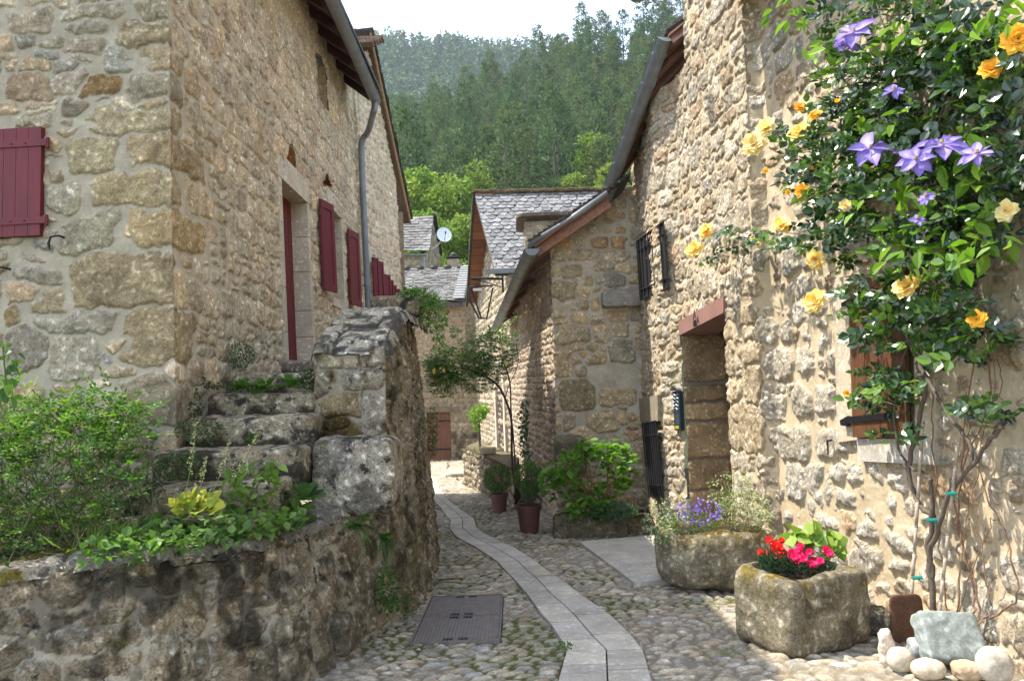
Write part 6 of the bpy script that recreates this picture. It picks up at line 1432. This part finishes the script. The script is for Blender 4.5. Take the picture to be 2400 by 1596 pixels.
for k, pts in enumerate(([Z3(1830, 1220), Z3(1790, 960), Z3(1710, 740), Z3(1680, 560), Z3(1700, 200), Z4(1780, 1000), Z4(1760, 600), ZT(1600, 1100)], [Z3(1860, 1180), Z3(2040, 1100), Z3(2060, 1000), Z3(2000, 740), Z3(1930, 570), Z3(1830, 330), Z3(1740, 150), Z4(1740, 1100)],
                        [Z3(1640, 1280), Z3(1610, 1000), Z3(1560, 600), Z3(1550, 200), Z3(1530, 0), Z4(1540, 1000)], [Z3(1800, 1150), Z3(1760, 850), Z3(1690, 650), Z3(1660, 350), Z4(1900, 1100), Z4(1880, 800), Z4(1780, 300), ZT(1770, 1300)],
                        [Z3(1660, 1250), Z3(1760, 900), Z3(1880, 600), Z3(1940, 560)], [Z3(1900, 1100), Z3(1850, 850), Z3(1780, 500), Z3(1820, 200), Z4(1950, 1000), Z4(1850, 700)], [Z4(1940, 1150), Z4(1960, 950), Z4(1880, 880), Z4(1800, 900)], [Z3(1680, 1200), Z3(1700, 900), Z3(1730, 500), Z3(1830, 420)])):
    branch(pts, .0065 if k < 4 else .004, clem, off=.12+.03*(k % 3), col=CB, name='stem', wob=.010)
def LP(rs, n, cx, cy, rx, ry, o0, o1):
    r = rs.rand(n)**.5; a = rs.uniform(0, 6.283, n); return np.array([VP(cx+rx*q*math.cos(b), cy+ry*q*math.sin(b), o) for q, b, o in zip(r, a, rs.uniform(o0, o1, n))])
rs = np.random.RandomState(500)
RB = [(2050, 60, 160, 80, 60), (2230, 90, 150, 110, 90), (2000, 190, 90, 70, 40), (2150, 230, 170, 110, 115), (2330, 210, 90, 150, 62), (1960, 300, 110, 65, 55), (1870, 335, 55, 40, 22), (2060, 380, 150, 90, 95), (1930, 430, 95, 55, 48), (2000, 525, 105, 45, 42), (1860, 560, 100, 32, 26), (1765, 565, 75, 24, 12), (1680, 565, 40, 30, 7), (1660, 610, 15, 30, 3),
      (2240, 470, 120, 110, 85), (2180, 600, 100, 90, 62), (2130, 740, 140, 75, 72), (2265, 800, 75, 55, 36), (2080, 920, 85, 60, 36), (2320, 970, 60, 35, 10), (2020, 690, 40, 50, 10), (2040, 800, 50, 20, 8), (1990, 640, 60, 60, 8), (2100, 1020, 50, 20, 6), (2350, 400, 60, 120, 30)]
P = np.concatenate([LP(rs, int(n*1.55), cx, cy, rx, ry, .10, .52) for cx, cy, rx, ry, n in RB])
sprigs(P, rs, .11, 5, .070, G_ROSE+[(.10, .18, .03)], 'foliage', M_gloss, rose, asp=.75, up=.1, kind=8, nb=(-.55, -.5, .45))
CBx = [(1850, 30, 60, 45, 16), (1900, 110, 50, 30, 8), (2000, 130, 80, 30, 10), (2080, 470, 110, 60, 30), (2130, 620, 80, 50, 26), (2330, 560, 50, 60, 16), (2250, 350, 70, 50, 14), (2240, 600, 60, 60, 20), (2270, 400, 60, 40, 18), (2060, 260, 90, 60, 18), (2200, 60, 150, 50, 24), (2350, 20, 50, 50, 14), (2100, 540, 60, 40, 16)]
P = np.concatenate([LP(rs, n, cx, cy, rx, ry, .35, .62) for cx, cy, rx, ry, n in CBx]); o = foliage('foliage', P, rs, .12, [(.17, .29, .03), (.12, .22, .03), (.22, .34, .05)], M_leaf, clem, asp=.5, up=.5, droop=.3)
def rosebloom(px, py, r, colr, off=.5, bud=False):
    p = VP(px, py, off); sc = p[1]/1838; R_ = r*sc; f = np.array((-.55, -.75, .25))+rs.normal(size=3)*.25; f /= np.linalg.norm(f); s1 = np.cross(f, (0, 0, 1)); s1 /= np.linalg.norm(s1); s2 = np.cross(f, s1); B, D, N, Z = [], [], [], []
    for ring, (m, rr, lift) in enumerate(((7, 1.0, .05), (7, .9, .35), (6, .75, .8), (5, .58, 1.5), (4, .42, 3.))):
        if bud and ring < 3: continue
        for k in range(m):
            a = 2*math.pi*(k+rs.rand()*.4)/m+ring*.7; d = s1*math.cos(a)+s2*math.sin(a); dd = d+f*lift; dd /= np.linalg.norm(dd); B.append(p+d*R_*.06-f*R_*.3); D.append(dd+rs.normal(size=3)*.12); N.append(f-d*.3); Z.append(R_*rr*1.15*(2 if bud else 1))
    m = len(B); cc = leaf_cols(rs, m, colr, .10); V, F_, c_ = leaves(np.array(B), np.array(D), np.array(N), np.array(Z), 1.0, cc, 8); mesh_obj('rose_bloom' if not bud else 'rose_bud', V, F_, M_petal, rose, c_, False)
YP = [(.88, .70, .22), (.90, .78, .38), (.85, .60, .14)]; YL = [(.90, .82, .50), (.88, .76, .36)]; OR = [(.90, .60, .08), (.88, .52, .06)]
for (px, py, r, c_, bud) in ((1793, 296, 24, YL, 0), (1764, 333, 28, YL, 0), (1870, 306, 24, YP, 0), (1875, 250, 13, OR, 0), (1910, 268, 15, OR, 0), (1795, 403, 9, OR, 1), (1879, 447, 16, OR, 0), (1848, 453, 9, OR, 1), (1982, 480, 14, YL, 0), (1829, 524, 22, YP, 0), (1653, 537, 20, YP, 0), (1625, 581, 21, YP, 0), (1764, 556, 7, YP, 1), (1778, 574, 8, YL, 1),
                              (2323, 157, 26, OR, 0), (2388, 88, 34, OR, 0), (2355, 493, 24, YL, 0), (1908, 609, 22, YP, 0), (1906, 703, 26, YP, 0), (2122, 666, 29, YP, 0), (2288, 748, 20, OR, 0), (1986, 921, 10, OR, 1), (1962, 240, 9, OR, 1), (1902, 397, 7, OR, 1)): rosebloom(px, py, r, c_, .53, bool(bud))
def clembloom(px, py, r, tilt):
    p = VP(px, py, .63); R_ = r*p[1]/1838; f = np.array((-.35+tilt, -.55, .62))+rs.normal(size=3)*.12; f /= np.linalg.norm(f); s1 = np.cross(f, (0, 0, 1)); s1 /= np.linalg.norm(s1); s2 = np.cross(f, s1)
    n = 8; B, D, N = [], [], []
    for k in range(n): a = 2*math.pi*(k+.2*rs.rand())/n; d = s1*math.cos(a)+s2*math.sin(a); B.append(p); D.append(d+f*rs.uniform(-.35, .35)); N.append(f+rs.normal(size=3)*.3)
    V, F_, c_ = leaves(np.array(B), np.array(D), np.array(N), np.full(n, R_)*rs.uniform(.8, 1.15, n), .62, leaf_cols(rs, n, [(.22, .15, .62), (.27, .19, .70), (.17, .10, .5)], .1), 8)
    c_ = c_.reshape(n, 9, 3); c_[:, 8] = (.52, .44, .75); c_[:, 0] = (.55, .48, .7); V = V+rs.normal(size=V.shape)*R_*.025; b = mesh_obj('clematis_bloom', V, F_, M_petal, clem, c_.reshape(-1, 3), False)
    mb = MB(); mb.lathe(p+f*.01, [(.012, 0), (.010, .015), (0, .018)], 8, col=(.45, .36, .2)); mb.build('stamens', M_petal, b)
for (px, py, r, t_) in ((2001, 75, 54, 0), (2040, 348, 58, .1), (2208, 338, 60, .1), (2147, 375, 42, -.1), (2290, 362, 42, 0), (2095, 212, 28, .3), (2170, 463, 22, 0), (2150, 516, 20, .2), (1985, 105, 36, .3)): clembloom(px, py, r, t_)
# stakes and ties
for (a, b, lab) in (((2128, 1530), (2163, 990), 'thin grey bamboo stake, left of the pair behind the stones'), ((2194, 1508), (2245, 1040), 'pale bamboo stake, right of the pair, leaning beside the rose trunk')):
    P0, P1 = VP(*a, .26), VP(*b, .2); mb = MB(); n_ = 9
    for k in range(n_): q0_, q1_ = P0+(P1-P0)*k/n_, P0+(P1-P0)*(k+1)/n_; mb.tube([q0_, q1_], .011, 8, col=(.40, .33, .25)); mb.tube([q1_-(P1-P0)*.003, q1_+(P1-P0)*.003], .0135, 8, col=(.3, .24, .18))
    o = mb.build('bamboo_stake', M_stem, smooth=True); tag(o, lab, 'stake', 'bamboo stakes')
M_tie = mat_plain('teal_plastic', (.01, .22, .18), .4)
for (x, y) in ((1435, 935), (1525, 582), (1645, 420)):
    q = VP(*Z3(x, y), .24); mb = MB(); mb.tube([q+np.array((-.03, 0, 0)), q+np.array((.03, -.01, .004))], .012, 6); mb.tube([q, q+np.array((.03, -.02, -.03))], .005, 5); mb.build('plant_tie', M_tie, rose)
# ---- rose arch over the alley, ivy, far planter
Z6 = lambda x, y: (980+x/3.92, 780+y/3.92)
ya = 13.2
t = thing('arching_rose', on_g(*Z6(885, 1480)), 'thin arching rose tree spreading over the alley with a few yellow flowers', 'climbing rose')
for pts, r in (([Z6(895, 1440), Z6(865, 1250), Z6(858, 1000), Z6(862, 780), Z6(800, 600), Z6(740, 480), Z6(620, 395), Z6(450, 330)], .022), ([Z6(900, 1400), Z6(880, 1000), Z6(850, 700), Z6(850, 450), Z6(780, 250)], .014), ([Z6(800, 600), Z6(830, 480), Z6(930, 300), Z6(900, 100)], .008)):
    mb = MB(); mb.tube(smoothpts([at_y(x, y, ya-.2) for x, y in pts]), r, 6, col=(.05, .04, .035)); mb.build('stem', M_stem, t, smooth=True)
P = np.concatenate([pxe(rs, 800, 1075, 855, 80, 42, ya-.5, ya+.5), pxe(rs, 380, 1040, 890, 38, 42, ya-.4, ya+.3), pxe(rs, 600, 1155, 840, 48, 62, ya-.4, ya+.3), pxe(rs, 90, 1110, 790, 60, 25, ya-.3, ya+.3), pxe(rs, 90, 1190, 800, 30, 60, ya-.2, ya+.3), pxe(rs, 90, 1125, 910, 30, 14, ya-.3, ya+.2)])
sprigs(P, rs, .11, 5, .055, [(.09, .17, .05), (.13, .23, .06), (.17, .27, .06), (.08, .14, .07)], 'foliage', M_leaf, t, asp=.65, up=.2, kind=4)
for (px, py) in ((1018, 869), (1039, 869), (1183, 848), (1175, 812)): P = pxe(rs, 12, px, py, 3, 3, ya-.55, ya-.5); foliage('rose_bloom', P, rs, .032, [(.8, .66, .12)], M_petal, t, asp=1)
t = thing('ivy', on_g(1232, 1180), 'thin dark ivy climbing a drainpipe post by the pots', 'ivy'); P = np.concatenate([pxe(rs, 20, 1228+((y-940)*.02), y, 12, 22, 12.0, 12.3) for y in range(950, 1090, 18)]); foliage('foliage', P, rs, .06, [(.04, .09, .04), (.06, .12, .05)], M_gloss, t, asp=.9)
mb = MB(); mb.tube([on_g(1240, 1190), at_y(1232, 950, 12.2)], .008, 5, col=(.06, .05, .04)); mb.build('stem', M_stem, t)
# low wall with slab and planter
a, b, c = on_g(1050, 1100), on_g(1085, 1135), on_g(1195, 1195); print('lowwall', a, b, c)
LWP = Path([(a[0], a[1]), (b[0], b[1]), (c[0]+.1, c[1])], r=.2); t = thing('low_wall', b, 'low mossy stone wall with a pale slab seat at its far end', 'wall')
top0 = at_y(1150, 1068, (b[1]+c[1])/2)[2]; top1 = at_y(1060, 1083, a[1])[2]; print(top0, top1)
st = courses(-.1, LWP.u[2]+.2, -1.2, .9, (.14, .24), (1, 2), np.random.RandomState(5), PAL_O, gap=.01)
masonry('masonry', LWP.pos, np.arange(0, LWP.u[2], .03), np.arange(-1.1, top0, .025), st, M_old, t, disp=.06, soft=.03, mortar=(.16, .14, .10), warp=.05, seed=41, rough=.02, keep=lambda U, V: V < np.where(U < LWP.u[1]+.3, top1, top0))
mb = MB(); radd(mb, (a+b)/2*np.array((1, 1, 0))+np.array((.42, .2, top1)), (1.3, 1.9, .12), k=7, amp=.03, seed=3, n=16, rotz=.0, col=(.46, .42, .34), colf=mossy(.2)); mb.build('slab_seat', M_dress, t)
mb = MB(); mb.hexa([(b[0]+.1, b[1]+.1, -1), (c[0]+.1, c[1]+.05, -1), (c[0]+.2, c[1]+2, -1), (b[0]+.4, b[1]+2, -1), (b[0]+.1, b[1]+.1, top0), (c[0]+.1, c[1]+.05, top0), (c[0]+.2, c[1]+2, top0), (b[0]+.4, b[1]+2, top0)], (.2, .18, .12)); mb.build('core', M_old, t)
yp = (b[1]+c[1])/2+.3
c_ = at_y(1143, 1055, yp); t = thing('planter_box', c_, 'small pale stone planter on the low wall with a dry plant and pink flowers', 'planter'); mb = MB(); radd(mb, c_, (.34, .26, .16), k=6, amp=.05, seed=8, n=10, col=(.5, .44, .33)); mb.build('box', M_dress, t)
P = np.concatenate([pxe(rs, 160, 1120, 1053, 16, 13, yp-.1, yp+.1), pxe(rs, 30, 1150, 1040, 12, 5, yp-.1, yp+.1)]); t2 = thing('dry_plant', P.mean(0), 'yellowish bushy plant spilling from the small planter on the low wall', 'plant'); foliage('foliage', P, rs, .03, [(.28, .27, .10), (.2, .22, .08)], M_leaf, t2, kind=4)
P = pxe(rs, 16, 1147, 1039, 5, 3, yp-.15, yp); foliage('blossoms', P, rs, .03, [(.7, .12, .3)], M_petal, t2, kind=4)
t = thing('small_tree', at_y(1126, 1070, yp+1.), 'small lime green leafy tree standing behind the low wall', 'tree'); P = np.concatenate([pxe(rs, 300, 1118, 972, 22, 18, yp+.8, yp+1.3), pxe(rs, 160, 1132, 960, 14, 14, yp+.8, yp+1.2), pxe(rs, 60, 1118, 1000, 10, 14, yp+.8, yp+1.1)]); foliage('crown', P, rs, .07, [(.16, .27, .04), (.2, .32, .05)], M_leaf, t, kind=4, asp=.7)
mb = MB(); mb.tube([at_y(1126, 1075, yp+1), at_y(1122, 980, yp+1)], .03, 6, col=(.14, .12, .09)); mb.build('trunk', M_stem, t)
# grass tufts between cobbles (uncountable)
B, D = [], []
for (px, py, n, r) in ((1705, 1537, 90, .09), (1320, 1520, 60, .06), (1165, 1500, 40, .05), (1085, 1420, 40, .05), (960, 1440, 60, .08), (240, 1240, 0, .1), (1760, 1480, 40, .05)):
    g = on_g(px, py)
    for _ in range(n): B.append(g+np.array((rs.normal()*r, rs.normal()*r*.7, .0))); D.append((rs.normal()*.6, rs.normal()*.6, 1))
c0 = at_y(250, 1265, 4.5)
for _ in range(160): B.append(c0+np.array((rs.normal()*.07, rs.normal()*.06, -.03))); D.append((.6+rs.normal()*.7, rs.normal()*.5, 1))
B = np.array(B); n = len(B); V, F_, cc = leaves(B, np.array(D), rdir(rs, n), rs.uniform(.03, .06, n)*np.where(np.arange(n) >= n-160, 3.2, 1), .07, leaf_cols(rs, n, [(.12, .18, .04), (.2, .24, .08)], .2), 4)
o = mesh_obj('grass', V, F_, M_leaf, None, cc, False); tag(o, 'thin grass tufts between the cobbles and along the bed', 'grass', kind='stuff')

# ---- air
hm = MB(); hm.box((150, 640, 150), (2700, 2000, 520)); hz_ = hm.build('haze', M_any); hz_['kind'] = 'stuff'
mh_, th_, ph_ = newmat('air'); th_.nodes.remove(ph_); vol = th_.nodes.new('ShaderNodeVolumePrincipled'); vol.inputs['Color'].default_value = (.80, .88, 1, 1); vol.inputs['Density'].default_value = .0002; vol.inputs['Anisotropy'].default_value = .2
th_.links.new(vol.outputs[0], th_.nodes['Material Output'].inputs['Volume']); hz_.data.materials[0] = mh_
